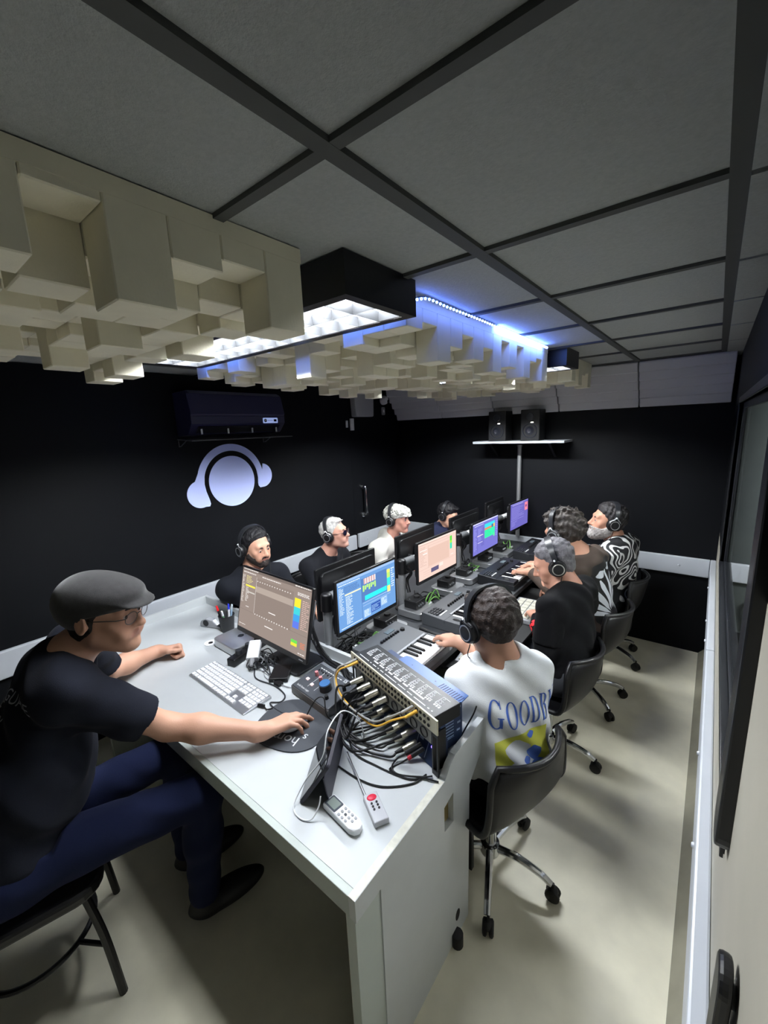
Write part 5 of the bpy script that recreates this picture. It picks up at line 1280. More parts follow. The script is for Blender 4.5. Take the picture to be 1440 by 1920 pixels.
    for sd in 'LR':
        S_, E_, W_ = Vector(sp['S' + sd]), Vector(sp['E' + sd]), Vector(sp['W' + sd])
        if sh['sleeve'] == 'long':
            SF.cone(S_, E_, .058 * s + inf * .5, .05 * s + inf * .5, .05 * s).cone(E_, W_.lerp(E_, .04), .05 * s + inf * .5, .034 * s + inf * .3, .03 * s, cut=0.)
        else:
            b_ = S_.lerp(E_, sh.get('len', .72)); SF.cone(S_, b_, .06 * s + inf * .6, sh.get('cuff', .058) * s + inf * .6, .05 * s, cut=0.)
    if sh.get('hood'):
        SF.cone(N + u * .02 - f * .03, N.lerp(SL, .45) + f * .02 + u * .015, .05 * s, .035 * s, .04 * s).cone(N + u * .02 - f * .03, N.lerp(SR, .45) + f * .02 + u * .015, .05 * s, .035 * s, .04 * s)
        SF.cone(N - f * .075 * s + u * .015, N - f * .085 * s - u * .09, .055 * s, .04 * s, .04 * s)
    if not sh.get('high'): SF.cone(N - u * .035 * s + f * .012, N + (neckt - N) * .9 + f * .008, sh.get('neck', .062) * s, .075 * s, .006 * s, op=-1)
    else: SF.cone(N - u * .01, N + (neckt - N) * .45, .062 * s, .06 * s, .03 * s)
    PU = np.array(u); PP = np.array(P); amp = sh.get('wr', .0032) * s; ph = sh.get('ph', 0.)
    rA, fA = np.array(r), np.array(f)
    def spost(V, d):
        a, b, c = (V - PP) @ rA, (V - PP) @ fA, (V - PP) @ PU
        w_ = np.sin(c * 46 + 7 * np.sin(a * 7 + ph) + 4 * np.sin(b * 9)) * (.4 + .6 * np.clip(1 - (c - .05) / .35, 0, 1)) + .5 * np.sin(a * 40 + c * 26 + 3 * np.sin(c * 14 + ph)) + .35 * np.sin(b * 52 - c * 30)
        d = d + amp * .55 * w_
        return np.maximum(d, -(c + sh.get('hem', .12) * s))
    so = sdf_mesh(SF, spost, hl, 'shirt', sh['mat'], t); sp['SF'] = SF; sp['spost'] = spost
    # ---- trousers and shoes
    pm = sp['pants']; PF = Field().ell(P - u * .02, (.168 * s * bw ** .5, .128 * s, .12 * s), M3, k=.05)
    for sd, sg in (('L', -1), ('R', 1)):
        hp = P + r * (.085 * s * sg) - Vector((0, 0, .02)); K_ = Vector(sp['K' + sd]); An = Vector(sp['A' + sd])
        PF.cone(hp, K_, .088 * s, .064 * s, .05 * s).cone(K_, K_.lerp(An, .4), .063 * s, .06 * s, .03 * s).cone(K_.lerp(An, .4), An, .06 * s, .05 * s, .03 * s, cut=0.)
    def ppost(V, d):
        w_ = np.sin(V[:, 2] * 60 + 5 * np.sin(V[:, 0] * 12) + 4 * np.sin(V[:, 1] * 15)); d = d + .002 * w_
        c = (V - PP) @ PU; return np.where(np.linalg.norm(V - PP, axis=1) < .24 * s, np.maximum(d, c - .06 * s - np.maximum(0, ((V - PP) @ fA) - .1) * 3), d)
    sdf_mesh(PF, ppost, max(.007, hl), 'trousers', pm, t)
    for sd in 'LR':
        An = Vector(sp['A' + sd]); K_ = Vector(sp['K' + sd]); fd = Vector(sp.get('foot', f)); fd.z = 0; fd.normalize(); g0 = Vector((An.x, An.y, 0))
        z0 = max(An.z - .075 * s, .0)
        Q = Field().ell(g0 + fd * .075 * s + Vector((0, 0, z0 + .036 * s)), (.048 * s, .135 * s, .04 * s), np.array(Matrix((fd.cross(Vector((0, 0, 1))), fd, Vector((0, 0, 1)))).transposed())).cone(g0 + Vector((0, 0, z0 + .05 * s)), An + Vector((0, 0, .005)), .045 * s, .042 * s, .03)
        zz = z0 + .002
        sdf_mesh(Q, lambda V, d, zz=zz: np.maximum(d, zz - V[:, 2]), .007, 'shoe', sp.get('shoes', mat('black_shoe', (18, 18, 20), .5)), t)
    return t, so
def project_on(sp, pts, dirn):
    """march points along dirn onto the shirt surface"""
    X = np.array([tuple(p) for p in pts]); dr = np.array(Vector(dirn).normalized()); tt = np.zeros(len(X))
    for _ in range(60):
        d = sp['spost'](X + tt[:, None] * dr, sp['SF'](X + tt[:, None] * dr)); tt += np.clip(d - .0022, -.01, .03) * .8
    return X + tt[:, None] * dr, np.abs(d) < .01
def decal(sp, so, name, polys, o, ru, ud, m, dirn, sub=2):
    """polys: list of 2D polygons; printed on the shirt"""
    bm = bmesh.new(); o, ru, ud = Vector(o), Vector(ru), Vector(ud)
    for p in polys:
        vs = [bm.verts.new((a, b, 0)) for a, b in p]
        try: bm.faces.new(vs)
        except ValueError: pass
    bmesh.ops.triangulate(bm, faces=bm.faces)
    for _ in range(sub):
        es = [e for e in bm.edges if e.calc_length() > .009]
        if es: bmesh.ops.subdivide_edges(bm, edges=es, cuts=1, use_grid_fill=False); bmesh.ops.triangulate(bm, faces=bm.faces)
    bm.verts.ensure_lookup_table()
    X, ok = project_on(sp, [o + ru * v.co.x + ud * v.co.y for v in bm.verts], dirn)
    for v, p in zip(bm.verts, X): v.co = p
    bad = [v for v, k in zip(bm.verts, ok) if not k]
    bmesh.ops.delete(bm, geom=bad, context='VERTS')
    bmesh.ops.recalc_face_normals(bm, faces=bm.faces)
    me = bpy.data.meshes.new(name); bm.to_mesh(me); bm.free(); me.materials.append(m)
    inv = WM[sp['t']].inverted(); me.transform(inv)
    ob = bpy.data.objects.new(name, me); COL.objects.link(ob); ob.parent = so; WM[ob] = WM[sp['t']]; KIDS.setdefault(so, []).append(ob)
    return ob
def headphones(sp, label, ring=(150, 152, 156), cup=1.):
    H = sp['H'] @ Matrix.Scale(sp['s'], 4); p0 = sp['H'].translation
    t = thing('headphones', label, 'headphones', tuple(p0), 0, 'black headphones')
    back = sp.get('hpy', -.01); top = sp.get('hptop', .138); wx = .104 * sp.get('wide', 1) * sp.get('hpw', 1.)
    n = 26; inn, outr = [], []
    bm_ = MB().xf(H); vs = []
    for i in range(n + 1):
        a = PI * i / n; ca, sa = math.cos(a), max(0., math.sin(a)); cx, cz = wx * (abs(ca) ** .8) * (1 if ca > 0 else -1), .012 + (top - .012) * sa ** .75
        wd = .010 + .007 * sa; yy = back - .012 * sa
        nx, nz = ca, sa
        for dy, dr in ((-wd, 0), (wd, 0), (wd, .009), (-wd, .009)): vs.append((cx + nx * dr, yy + dy, cz + nz * dr))
    fs = []
    for i in range(n):
        for k in range(4): fs.append((i * 4 + k, i * 4 + (k + 1) % 4, (i + 1) * 4 + (k + 1) % 4, (i + 1) * 4 + k))
    bm_.add(vs, fs, True); bm_.build('headband', mat('headband_black', (34, 35, 38), .35), t, sharp=50)
    for sg in (-1, 1):
        c = Vector((sg * (wx - .012), back + .004, -.006)); ax = Vector((sg, -.08, 0)).normalized()
        m = MB().xf(H); m.lathe([(0, -.014), (.036, -.014), (.044, -.006), (.045, .004), (.040, .006)], c, ax, 22); m.build('ear_cushion', BLACKR, t)
        m = MB().xf(H); m.lathe([(.040, .006), (.042, .018), (.037, .028), (.030, .031), (0, .031)], c, ax, 24); cp = m.build('ear_cup', BLACKP, t)
        m = MB().xf(H); m.lathe([(.0255, .0312), (.029, .0322), (.0305, .0312), (.0285, .0306), (.0255, .0306)], c, ax, 28); m.build('cup_ring', mat('ring_%d' % ring[0], ring, .3, metal=.6), cp)
        m = MB().xf(H); m.tube([Vector((sg * (wx + .012), back, .05)), Vector((sg * (wx + .02), back - .012, .034)), c + ax * .02 + Vector((0, -.034, .02))], .0045, 6); m.tube([Vector((sg * (wx + .012), back, .05)), Vector((sg * (wx + .02), back + .012, .034)), c + ax * .02 + Vector((0, .034, .02))], .0045, 6); m.build('yoke', STEEL if sp.get('shiny') else BLACKM, t)
        m = MB().xf(H); m.sphere((sg * (wx + .016), back, .045), .006, 10, 8); m.build('hinge_stud', PLW, t)
    r, f, u = sp['axes']; hc = H @ Vector((-(wx + .005), back, -.05)); Nn = Vector(sp['N'])
    MB().tube(curve_pts([hc, hc + Vector((0, 0, -.06)) + f * .02, Nn.lerp(Vector(sp['SL']), .35) + f * .12 * sp['s'] - Vector((0, 0, .03)), Vector(sp['P']).lerp(Nn, .45) + f * .17 * sp['s'] - r * .05], 7), .0022, 6).build('cord', BLACKR, t)
    return t
def glasses(sp, label, lens_m, rim_m, rr=.023, squash=.9, rim=.0012):
    H = sp['H'] @ Matrix.Scale(sp['s'], 4)
    t = thing('sunglasses' if rim > .0015 else 'eyeglasses', label, 'glasses', tuple(sp['H'].translation))
    for sg in (-1, 1):
        ol = [(rr * math.cos(a) * 1.05, rr * squash * math.sin(a)) for a in [k * PI / 12 for k in range(24)]]
        o = Vector((sg * .033, .107, -.002)); U = Vector((1, -.18 * sg, 0)).normalized(); V_ = Vector((0, .12, 1)).normalized()
        m = MB().xf(H); m.prism(ol, o, U, V_, U.cross(V_), .0015); m.build('lens', lens_m, t)
        m = MB().xf(H); m.tube([o + U * a + V_ * b for a, b in ol], rim, 6, closed=True); m.build('rim', rim_m, t)
        m = MB().xf(H); m.tube([o + U * sg * rr * 1.03 + V_ * .006, Vector((sg * .071, .085, .006)), Vector((sg * .084, .0, .008)), Vector((sg * .082, -.02, -.006))], rim * 1.3, 6); m.build('temple', rim_m, t)
    m = MB().xf(H); m.tube([(-.0105, .111, .002), (0, .114, .005), (.0105, .111, .002)], rim * 1.2, 6); m.build('bridge', rim_m, t)
def cap(sp, t, m, bump=0., big=1., brim=1., tall=0.):
    H, s = sp['H'], sp['s']; Hi = np.array(H.inverted())
    F = Field().ell((0, -.026, .036 + tall), (.090 * big, .114 * big, .094 * big)).ell((0, .048, .066 + tall * .5), (.076 * big, .076, .036 + tall * .5), k=.05).ell((0, .108 - .02 * (1 - brim), .043), (.062, .046 * brim, .0075), np.array(Matrix.Rotation(R(-12), 3, 'X')), k=.02)
    FX = F.xf(H, s)
    def cpost(V, d):
        q = (V @ Hi[:3, :3].T + Hi[:3, 3]) / s
        if bump: d = d + bump * (np.sin(q[:, 0] * 210) * np.sin(q[:, 1] * 190) * np.sin(q[:, 2] * 200 + q[:, 1] * 60)) * np.clip((q[:, 2] - .04) / .02, 0, 1)
        return np.maximum(d, -(q[:, 2] - np.interp(q[:, 1], [-.14, -.08, -.03, .0, .06, .10, .17], [-.055, -.05, -.02, .018, .028, .03, .01])) * s)
    return sdf_mesh(FX, cpost, .0038, 'flat_cap', m, t)
# ================================================================ the nine people
def cloth(name, rgb, **k): return mat(name, rgb, k.pop('rough', .9), spec=.12, bump=.25, bscale=420, sheen=k.pop('sheen', .02), **k)
JEAN = cloth('dark_jeans', (24, 30, 56)); DKP = cloth('black_trousers', (24, 24, 28)); GREYP = cloth('grey_trousers', (60, 62, 66))
def swirl(name):
    m = mat(name, (230, 230, 228), .7); nt = m.node_tree; b = nt.nodes['Principled BSDF']
    tc = nt.nodes.new('ShaderNodeTexCoord'); nz = nt.nodes.new('ShaderNodeTexNoise'); nz.inputs['Scale'].default_value = 7.5; nz.inputs['Detail'].default_value = .5
    mu_ = nt.nodes.new('ShaderNodeMath'); mu_.operation = 'MULTIPLY'; mu_.inputs[1].default_value = 56
    sn = nt.nodes.new('ShaderNodeMath'); sn.operation = 'SINE'; cr = nt.nodes.new('ShaderNodeValToRGB')
    cr.color_ramp.elements[0].position = .62; cr.color_ramp.elements[1].position = .68; cr.color_ramp.elements[0].color = (.008, .008, .010, 1); cr.color_ramp.elements[1].color = (.72, .72, .70, 1)
    ad = nt.nodes.new('ShaderNodeMath'); ad.operation = 'MULTIPLY_ADD'; ad.inputs[1].default_value = .5; ad.inputs[2].default_value = .5
    nt.links.new(tc.outputs['Object'], nz.inputs['Vector']); nt.links.new(nz.outputs['Fac'], mu_.inputs[0]); nt.links.new(mu_.outputs[0], sn.inputs[0]); nt.links.new(sn.outputs[0], ad.inputs[0]); nt.links.new(ad.outputs[0], cr.inputs['Fac']); nt.links.new(cr.outputs['Color'], b.inputs['Base Color'])
    return m
up_, dn_ = (0, 0, 1), (0, 0, -1)
# ---- operator
OP = dict(id='operator', label='man in a dark flat cap and dark tee using a mouse, seated at the left', s=1.12, h=.0048,
    head=(-1.618, .43, 1.312), hf=(.80, .60), pitch=-2, N=(-1.72, .31, 1.175), P=(-1.71, .08, .585), SL=(-1.90, .385, 1.125), SR=(-1.545, .27, 1.125),
    EL=(-2.12, .54, .85), WL=(-2.205, .785, .80), ER=(-1.475, .52, .865), WR=(-1.235, .752, .805),
    handL=((.38, .92, -.04), (-.45, .15, .85), 'fist'), handR=((.30, .95, -.02), (-.12, .05, 1), 'mouse', .004),
    KL=(-1.70, .62, .59), KR=(-1.38, .565, .60), AL=(-1.68, .60, .09), AR=(-1.43, .54, .11), foot=(.3, .95, 0),
    skin=(192, 147, 124), lip=(176, 110, 100), stubble=.12, stubcol=(120, 96, 84), belly=1.28,
    hair=dict(th=.011, rgb=(26, 22, 20), amp=.001, top=.04, tp=.012, zb=[-.125, -.115, -.075, -.04, -.01, .03, .05, .07, .078, .085]),
    shirt=dict(mat=cloth('charcoal_tee', (28, 30, 39), var=.12, vscale=12), sleeve='short', len=.74, cuff=.062, wr=.011, inf=.012), pants=JEAN)
tp, so = person(OP)
cap(OP, tp, mat('grey_wool', (46, 45, 46), .9, spec=.15, sheen=.25, var=.25, vscale=60, bump=.3, bscale=600), big=1.04)
glasses(OP, 'thin metal framed eyeglasses on the man in the flat cap', mat('clear_lens', (200, 195, 215), .05, alpha=.06), mat('frame_metal', (96, 92, 88), .3, metal=.8), rr=.022, squash=.85)
def letter_polys(txt, size, cx=0, cy=0, sx=1.):
    vs, fs = text_mesh(txt, size, sx); return [[(vs[i][0] + cx, vs[i][1] + cy) for i in f_] for f_ in fs]
r, f, u = OP['axes']
ps = letter_polys('S,', .05, -.11, .045) + letter_polys('LANGUAGE', .05, .0, -.0) + letter_polys('IVE', .05, -.1, -.045) + letter_polys('Y', .05, -.02, -.09)
decal(OP, so, 'back_print', ps, Vector(OP['N']) - f * .30 - u * .11 + r * .075, r, u, mat('pale_print_ink', (150, 152, 160), .8), f)

# ---- right side, nearest: white tee
AW = dict(id='white_tee', label='dark haired young man in a white tee with a printed back, seen from behind', s=1.05, h=.0055,
    head=(-.64, 1.452, 1.118), hf=(-.90, .43), pitch=-16, N=(-.598, 1.462, .95), P=(-.55, 1.43, .555), SL=(-.705, 1.375, .865), SR=(-.515, 1.595, .872),
    EL=(-.76, 1.46, .68), WL=(-.80, 1.64, .625), ER=(-.67, 1.69, .70), WR=(-.895, 1.655, .865),
    handL=((-.9, .35, -.12), up_, 'keys'), handR=((-.95, .28, -.12), (-.1, .1, 1), 'keys'),
    KL=(-.90, 1.46, .53), KR=(-.86, 1.68, .53), AL=(-.86, 1.52, .09), AR=(-.82, 1.74, .09),
    skin=(185, 140, 117), hpy=-.006, hptop=.142, hpw=1.05,
    hair=dict(th=.02, rgb=(46, 36, 32), amp=.0035, fr=125, quiff=.02, yb=[-.14, -.06, -.02, .0, .012, .035, .055, .075, .095, .12], zb=[-.062, -.06, -.045, -.03, -.01, .02, .04, .055, .06, .065], var=.5),
    shirt=dict(mat=cloth('white_tee', (226, 229, 230)), sleeve='short', len=.66, cuff=.068, wr=.013, inf=.018, hem=.16, neck=.070), pants=DKP)
tp, so = person(AW)
headphones(AW, 'black headphones with a silver ring on the young man in the white tee')
# GOODBY lettering: condensed roman letters from strokes
def arc_strip(cx, cy, rx, ry, ix, iy, a0, a1, n=18):
    out = []
    for k in range(n):
        A, B = R(a0 + (a1 - a0) * k / n), R(a0 + (a1 - a0) * (k + 1) / n)
        out.append([(cx + rx * math.cos(A), cy + ry * math.sin(A)), (cx + rx * math.cos(B), cy + ry * math.sin(B)), (cx + ix * math.cos(B), cy + iy * math.sin(B)), (cx + ix * math.cos(A), cy + iy * math.sin(A))])
    return out
def rc4(x0, y0, x1, y1): return [[(x0, y0), (x1, y0), (x1, y1), (x0, y1)]]
def roman(ch):
    if ch == 'O': return arc_strip(.36, .5, .36, .5, .22, .46, 0, 360, 28), .78
    if ch == 'G': return arc_strip(.38, .5, .38, .5, .24, .46, 40, 318, 24) + rc4(.52, .06, .66, .42) + rc4(.44, .40, .74, .44) + [[(.60, .70), (.66, .70), (.66, .95), (.63, .95)]], .82
    if ch == 'D': return rc4(.08, 0, .22, 1) + rc4(0, 0, .3, .04) + rc4(0, .96, .3, 1) + arc_strip(.26, .5, .42, .5, .28, .46, -90, 90, 16), .76
    if ch == 'B': return rc4(.08, 0, .22, 1) + rc4(0, 0, .3, .04) + rc4(0, .96, .3, 1) + arc_strip(.26, .74, .32, .26, .19, .22, -90, 90, 12) + arc_strip(.26, .26, .38, .28, .24, .24, -90, 90, 12), .72
    if ch == 'Y': return [[(.0, 1), (.16, 1), (.42, .45), (.28, .45)], [(.62, 1), (.67, 1), (.42, .45), (.37, .5)]] + rc4(.28, 0, .42, .48) + rc4(.2, 0, .5, .04) + rc4(-.06, .96, .22, 1) + rc4(.54, .96, .74, 1), .72
pl, x = [], 0
for i, ch in enumerate('GOODBY'):
    q, w_ = roman(ch); sc_ = .115 if i == 0 else .098; dy = 0 if i == 0 else .008
    pl += [[(x + a * sc_ * .62, dy + b * sc_) for a, b in p] for p in q]; x += w_ * sc_ * .62 + .004
r, f, u = AW['axes']
bo = Vector(AW['N']) - f * .32
PBL = mat('print_blue', (66, 98, 176), .8); PYL = mat('print_yellow', (206, 208, 84), .8); PWH = mat('print_white', (214, 218, 224), .8)
decal(AW, so, 'word_print', pl, bo - u * .20 - r * .115, r, u, PBL, f)
decal(AW, so, 'yellow_panel_print', [[(0, 0), (.22, 0), (.22, .17), (.10, .17), (.10, .135), (0, .135)]], bo - u * .385 - r * .10, r, u, PYL, f, 5)
def blob(cx, cy, rx, ry, n=18, w=.12): return [(cx + rx * math.cos(a) * (1 + w * math.sin(3 * a)), cy + ry * math.sin(a) * (1 + w * math.cos(4 * a))) for a in [2 * PI * k / n for k in range(n)]]
o2 = bo - u * .385 - r * .10 - f * .0006
def lift(ob, d):
    for v in ob.data.vertices: v.co += Vector(d)
ob = decal(AW, so, 'pale_shape_print', [blob(.085, .10, .05, .04), blob(.10, .045, .045, .04), blob(.03, .03, .02, .012)], o2, r, u, PWH, f, 4); lift(ob, -f * .0012)
for bl in (blob(.15, .085, .03, .025), blob(.16, .04, .035, .02), blob(.115, .065, .014, .012), blob(.09, .02, .018, .008), blob(.14, .155, .016, .012)):
    ob = decal(AW, so, 'blue_shape_print', [bl], o2, r, u, PBL, f, 4); lift(ob, -f * .0022)
MB().tube([Vector(AW['N']) + r * (.066 * math.cos(a)) - f * (.062 * math.sin(a)) + u * (.02 - .004 * math.sin(a)) for a in [PI * k / 14 for k in range(-2, 17)]], .0014, 5).build('neck_chain', STEEL, tp)

# ---- black tee, grey hair
BT = dict(id='black_tee', label='grey haired man in a black tee looking down at a pad controller', s=1.06, h=.0055,
    head=(-.66, 2.345, 1.118), hf=(-.93, -.36), pitch=-26, N=(-.56, 2.33, .965), P=(-.535, 2.22, .555), SL=(-.60, 2.135, .93), SR=(-.535, 2.515, .925),
    EL=(-.60, 2.06, .70), WL=(-.745, 2.355, .755), ER=(-.55, 2.70, .74), WR=(-.735, 2.74, .79),
    handL=((-.55, .80, -.14), up_, 'keys'), handR=((-.75, .62, -.22), up_, 'keys'),
    KL=(-.92, 2.10, .55), KR=(-.90, 2.34, .55), AL=(-.88, 2.12, .09), AR=(-.86, 2.36, .09), skin=(181, 133, 112), stubble=.1, stubcol=(140, 120, 112), hpy=-.012, hptop=.128, belly=1.12, wide=1.04,
    hair=dict(th=.008, rgb=(98, 96, 100), amp=.0022, fr=130, var=.55, vs=30), browcol=(50, 44, 42), lip=(176, 116, 108),
    shirt=dict(mat=cloth('black_tee', (13, 13, 15)), sleeve='long', wr=.008), pants=GREYP)
tp, so = person(BT)
headphones(BT, 'black headphones with a silver ring on the grey haired man in the black tee', (170, 168, 160))
r, f, u = BT['axes']
# open short sleeves over the long ones, and the red dots on the chest
for sd in 'LR':
    S_, E_ = Vector(BT['S' + sd]), Vector(BT['E' + sd])
    F_ = Field().cone(S_, S_.lerp(E_, .78), .078, .076, .03, cut=0.)
    sdf_mesh(F_, None, .006, 'short_sleeve', BT['shirt']['mat'], tp)
ps = [[(a + .013 * math.cos(q * PI / 3), b + .013 * math.sin(q * PI / 3)) for q in range(6)] for a, b in ((-.10, -.01), (-.105, .02), (-.085, .035), (-.09, .065), (-.075, .09), (-.075, .12), (-.06, .10), (-.07, .045), (-.06, .14), (-.05, .16))]
decal(BT, so, 'red_dots_print', ps, Vector(BT['N']) + f * .32 - u * .33, r, u, mat('print_red', (216, 40, 48), .7), -f)

# ---- curly hair, brown shirt with white pattern
CB = dict(id='brown_shirt', label='curly haired man in a brown shirt with a white and black patterned back', s=1.08, h=.006,
    head=(-.725, 2.755, 1.19), hf=(-.96, .28), pitch=-20, N=(-.61, 2.82, 1.04), P=(-.52, 2.87, .555), SL=(-.625, 2.655, .98), SR=(-.575, 2.995, .985),
    EL=(-.72, 2.72, .78), WL=(-.95, 2.82, .86), ER=(-.68, 3.08, .78), WR=(-.94, 3.04, .86), handL=((-.95, .2, -.15), up_, 'keys'), handR=((-.95, -.2, -.15), up_, 'keys'),
    KL=(-.90, 2.78, .55), KR=(-.88, 2.98, .55), AL=(-.86, 2.80, .09), AR=(-.84, 3.0, .09), skin=(183, 136, 113), hpy=-.012, hptop=.15, hpw=1.1,
    hair=dict(th=.032, rgb=(58, 52, 48), amp=.009, fr=95, quiff=.03, var=.5, vs=40), shirt=dict(mat=cloth('brown_shirt', (74, 64, 58)), sleeve='long', wr=.007), pants=DKP)
tp, so = person(CB)
CB['shiny'] = True
headphones(CB, 'black headphones with a grey headband on the curly haired man', (150, 152, 156))
r, f, u = CB['axes']; bo = Vector(CB['N']) - f * .32
decal(CB, so, 'black_back_panel', [rrect(.30, .40, .06, 4)], bo - u * .24 + r * .01, r, u, mat('print_black', (16, 16, 18), .8), f, 6)
lv = []
for k in range(9):
    a = R(-62 + 15.5 * k); d = Vector((math.sin(a), math.cos(a) * .9)); q = Vector((d.y, -d.x)).normalized(); b0 = Vector((0, -.16)) + d * .05; L = .26 if k % 2 else .30
    lv.append([tuple(b0 + d * (L * s_) + q * (w_ * .017)) for s_, w_ in ((0, 0), (.2, .7), (.5, 1), (.8, 1), (1, .3), (1, -.3), (.8, -1), (.5, -1), (.2, -.7))])
lv += [blob(-.06, .14, .05, .02), blob(.07, .15, .05, .018)]
ob = decal(CB, so, 'white_fan_print', lv, bo - u * .25 + r * .01, r, u, PWH, f, 4); lift(ob, -f * .0015)

# ---- bearded man at the far right
DB = dict(id='pattern_shirt', label='grey bearded man in a black and white swirl patterned shirt, farthest right', s=1.08, h=.006,
    head=(-.588, 3.435, 1.148), hf=(-.88, -.47), pitch=8, N=(-.50, 3.46, .985), P=(-.51, 3.49, .555), SL=(-.535, 3.28, .93), SR=(-.475, 3.64, .93),
    EL=(-.60, 3.20, .70), WL=(-.86, 3.30, .80), ER=(-.60, 3.70, .70), WR=(-.86, 3.60, .80), handL=((-.95, .2, -.1), up_, 'keys'), handR=((-.95, -.2, -.1), up_, 'keys'),
    KL=(-.90, 3.38, .55), KR=(-.88, 3.60, .55), AL=(-.86, 3.40, .09), AR=(-.84, 3.62, .09), skin=(185, 136, 113), hpy=-.012, hptop=.132, shiny=True,
    hair=dict(th=.015, rgb=(44, 41, 42), amp=.004, fr=110, var=.5), beard=dict(th=.012, rgb=(168, 162, 158)), browcol=(60, 54, 52),
    shirt=dict(mat=swirl('swirl_shirt'), sleeve='short', len=.86, cuff=.07, wr=.008, inf=.016), pants=DKP)
tp, so = person(DB)
headphones(DB, 'black headphones with a grey headband on the bearded man at the far right', (156, 156, 156))

# ---- left side
LA = dict(id='young_beard', label='young man with a short black beard in black, nearest on the left side', s=0.97, h=.0055,
    head=(-2.31, 1.508, 1.176), hf=(.99, .06), pitch=-8, roll=3, N=(-2.37, 1.50, 1.005), P=(-2.42, 1.56, .555), SL=(-2.36, 1.695, .925), SR=(-2.37, 1.315, .935),
    EL=(-2.20, 1.74, .74), WL=(-1.98, 1.66, .80), ER=(-2.26, 1.44, .80), WR=(-2.0, 1.46, .81), handL=((.9, -.2, -.05), up_, 'keys'), handR=((.9, .2, -.05), up_, 'keys'),
    KL=(-2.02, 1.70, .54), KR=(-2.02, 1.48, .54), AL=(-2.05, 1.68, .09), AR=(-2.05, 1.50, .09), skin=(198, 150, 125), lip=(196, 120, 114), hpy=-.025, hptop=.136, gaze=(.1, 1, -.25),
    hair=dict(th=.013, rgb=(18, 17, 20), amp=.003, fr=140, zb=[-.085, -.075, -.05, -.03, -.005, .045, .07, .088, .096, .10]), beard=dict(th=.0022, rgb=(50, 41, 37)), browcol=(26, 22, 22),
    shirt=dict(mat=cloth('black_sweater', (27, 29, 34)), sleeve='long', wr=.008, inf=.016, high=False), pants=DKP)
tp, so = person(LA)
headphones(LA, 'black headphones with a pale stripe on the young man with the black beard')
LS = dict(id='sunglasses', label='grey haired man in black sunglasses and a black tee, gazing up', s=0.94, h=.0058,
    head=(-2.215, 2.142, 1.135), hf=(.93, .36), pitch=10, N=(-2.30, 2.12, .965), P=(-2.40, 2.12, .555), SL=(-2.335, 2.30, .91), SR=(-2.285, 1.925, .915),
    EL=(-2.22, 2.37, .72), WL=(-1.99, 2.28, .80), ER=(-2.15, 1.90, .72), WR=(-1.97, 2.02, .80), handL=((.9, -.2, -.05), up_, 'keys'), handR=((.9, .2, -.05), up_, 'keys'),
    KL=(-2.0, 2.24, .54), KR=(-2.0, 2.02, .54), AL=(-2.05, 2.22, .09), AR=(-2.05, 2.04, .09), skin=(192, 143, 124), lip=(178, 112, 104), stubble=.18, stubcol=(150, 130, 122), hpy=-.02, hptop=.136,
    hair=dict(th=.013, rgb=(176, 174, 170), amp=.003, fr=110, var=.4, quiff=.007, zb=[-.095, -.09, -.07, -.04, .0, .04, .065, .082, .09, .095]), browcol=(80, 74, 72), shiny=True,
    shirt=dict(mat=cloth('black_tee_soft', (29, 30, 34)), sleeve='long', wr=.008, inf=.014), pants=DKP)
tp, so = person(LS)
glasses(LS, 'round black sunglasses on the grey haired man', mat('black_lens', (8, 10, 11), .08), mat('red_brown_rim', (60, 26, 28), .3), rr=.0245, squash=.92, rim=.0018)
headphones(LS, 'black headphones with a silver ring on the man in sunglasses')
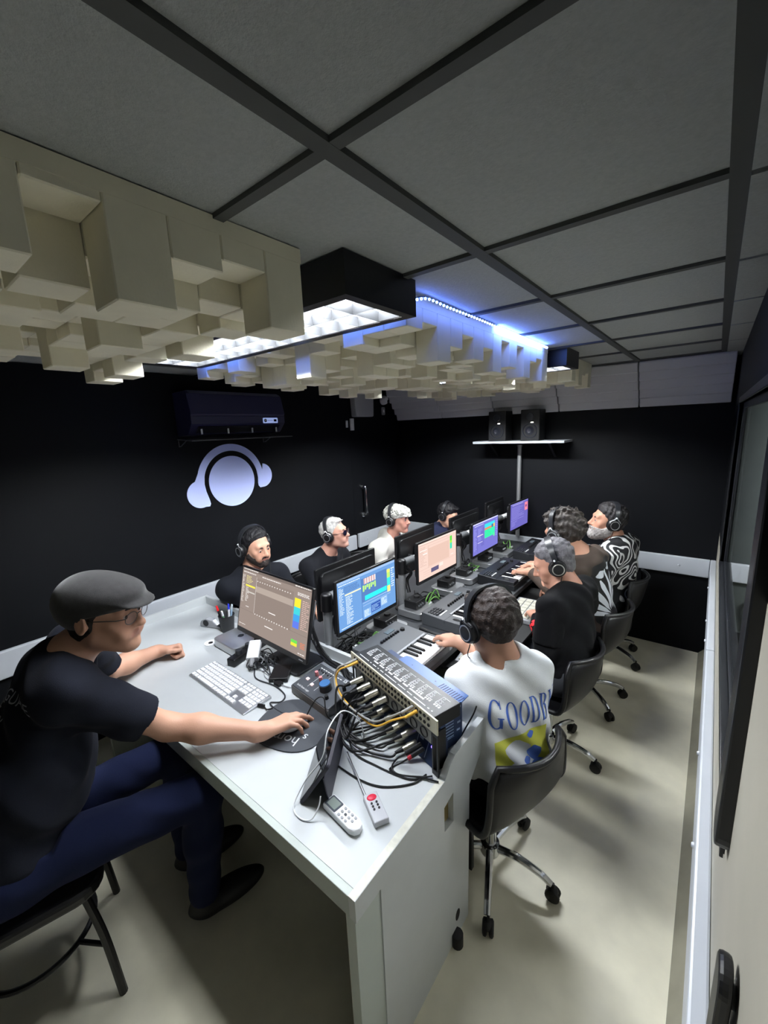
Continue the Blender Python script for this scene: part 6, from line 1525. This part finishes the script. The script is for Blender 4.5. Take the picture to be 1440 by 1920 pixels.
LC = dict(id='hoodie', label='smiling man in a white puffy cap and pale grey hoodie', s=0.93, h=.0058,
    head=(-2.085, 2.775, 1.135), hf=(.97, .22), pitch=0, N=(-2.16, 2.765, .955), P=(-2.32, 2.76, .555), SL=(-2.18, 2.945, .90), SR=(-2.155, 2.575, .905),
    EL=(-2.10, 3.0, .72), WL=(-1.97, 2.90, .80), ER=(-2.06, 2.54, .72), WR=(-1.95, 2.66, .80), handL=((.9, -.2, -.05), up_, 'keys'), handR=((.9, .2, -.05), up_, 'keys'),
    KL=(-2.0, 2.88, .54), KR=(-2.0, 2.66, .54), AL=(-2.05, 2.86, .09), AR=(-2.05, 2.68, .09), skin=(190, 138, 120), lip=(186, 112, 106), smile=.006, hpy=-.03, hptop=.14, hpw=1.08,
    hair=dict(th=.006, rgb=(60, 44, 36), amp=.001, top=.04), shirt=dict(mat=cloth('pale_hoodie', (190, 188, 180)), sleeve='long', wr=.010, inf=.022, hood=True, high=False, neck=.058), pants=GREYP)
tp, so = person(LC)
cap(LC, tp, mat('white_puff', (200, 199, 190), .9, var=.9, vscale=38, bump=.8, bscale=120), bump=.007, big=1.0, brim=.7, tall=.012)
headphones(LC, 'black headphones with a silver ring on the man in the white cap')
LD = dict(id='navy_jacket', label='dark haired man in a navy jacket, half hidden behind a monitor', s=0.93, h=.006,
    head=(-2.00, 3.485, 1.045), hf=(.98, .12), pitch=-14, N=(-2.08, 3.475, .90), P=(-2.22, 3.46, .53), SL=(-2.095, 3.65, .845), SR=(-2.085, 3.29, .85),
    EL=(-2.12, 3.70, .72), WL=(-1.98, 3.58, .80), ER=(-2.10, 3.22, .72), WR=(-1.96, 3.36, .80), handL=((.9, -.2, -.05), up_, 'keys'), handR=((.9, .2, -.05), up_, 'keys'),
    KL=(-2.0, 3.58, .52), KR=(-2.0, 3.38, .52), AL=(-2.05, 3.56, .09), AR=(-2.05, 3.38, .09), skin=(199, 155, 130), hpy=-.022, hptop=.138,
    hair=dict(th=.012, rgb=(22, 21, 24), amp=.003, fr=130, quiff=.008, zb=[-.06, -.05, -.03, -.015, .0, .02, .035, .045, .05, .055]), shirt=dict(mat=cloth('navy_jacket', (36, 40, 62)), sleeve='long', wr=.010, inf=.02, high=True), pants=DKP)
tp, so = person(LD)
headphones(LD, 'black headphones on the dark haired man half hidden behind a monitor', (90, 92, 96))
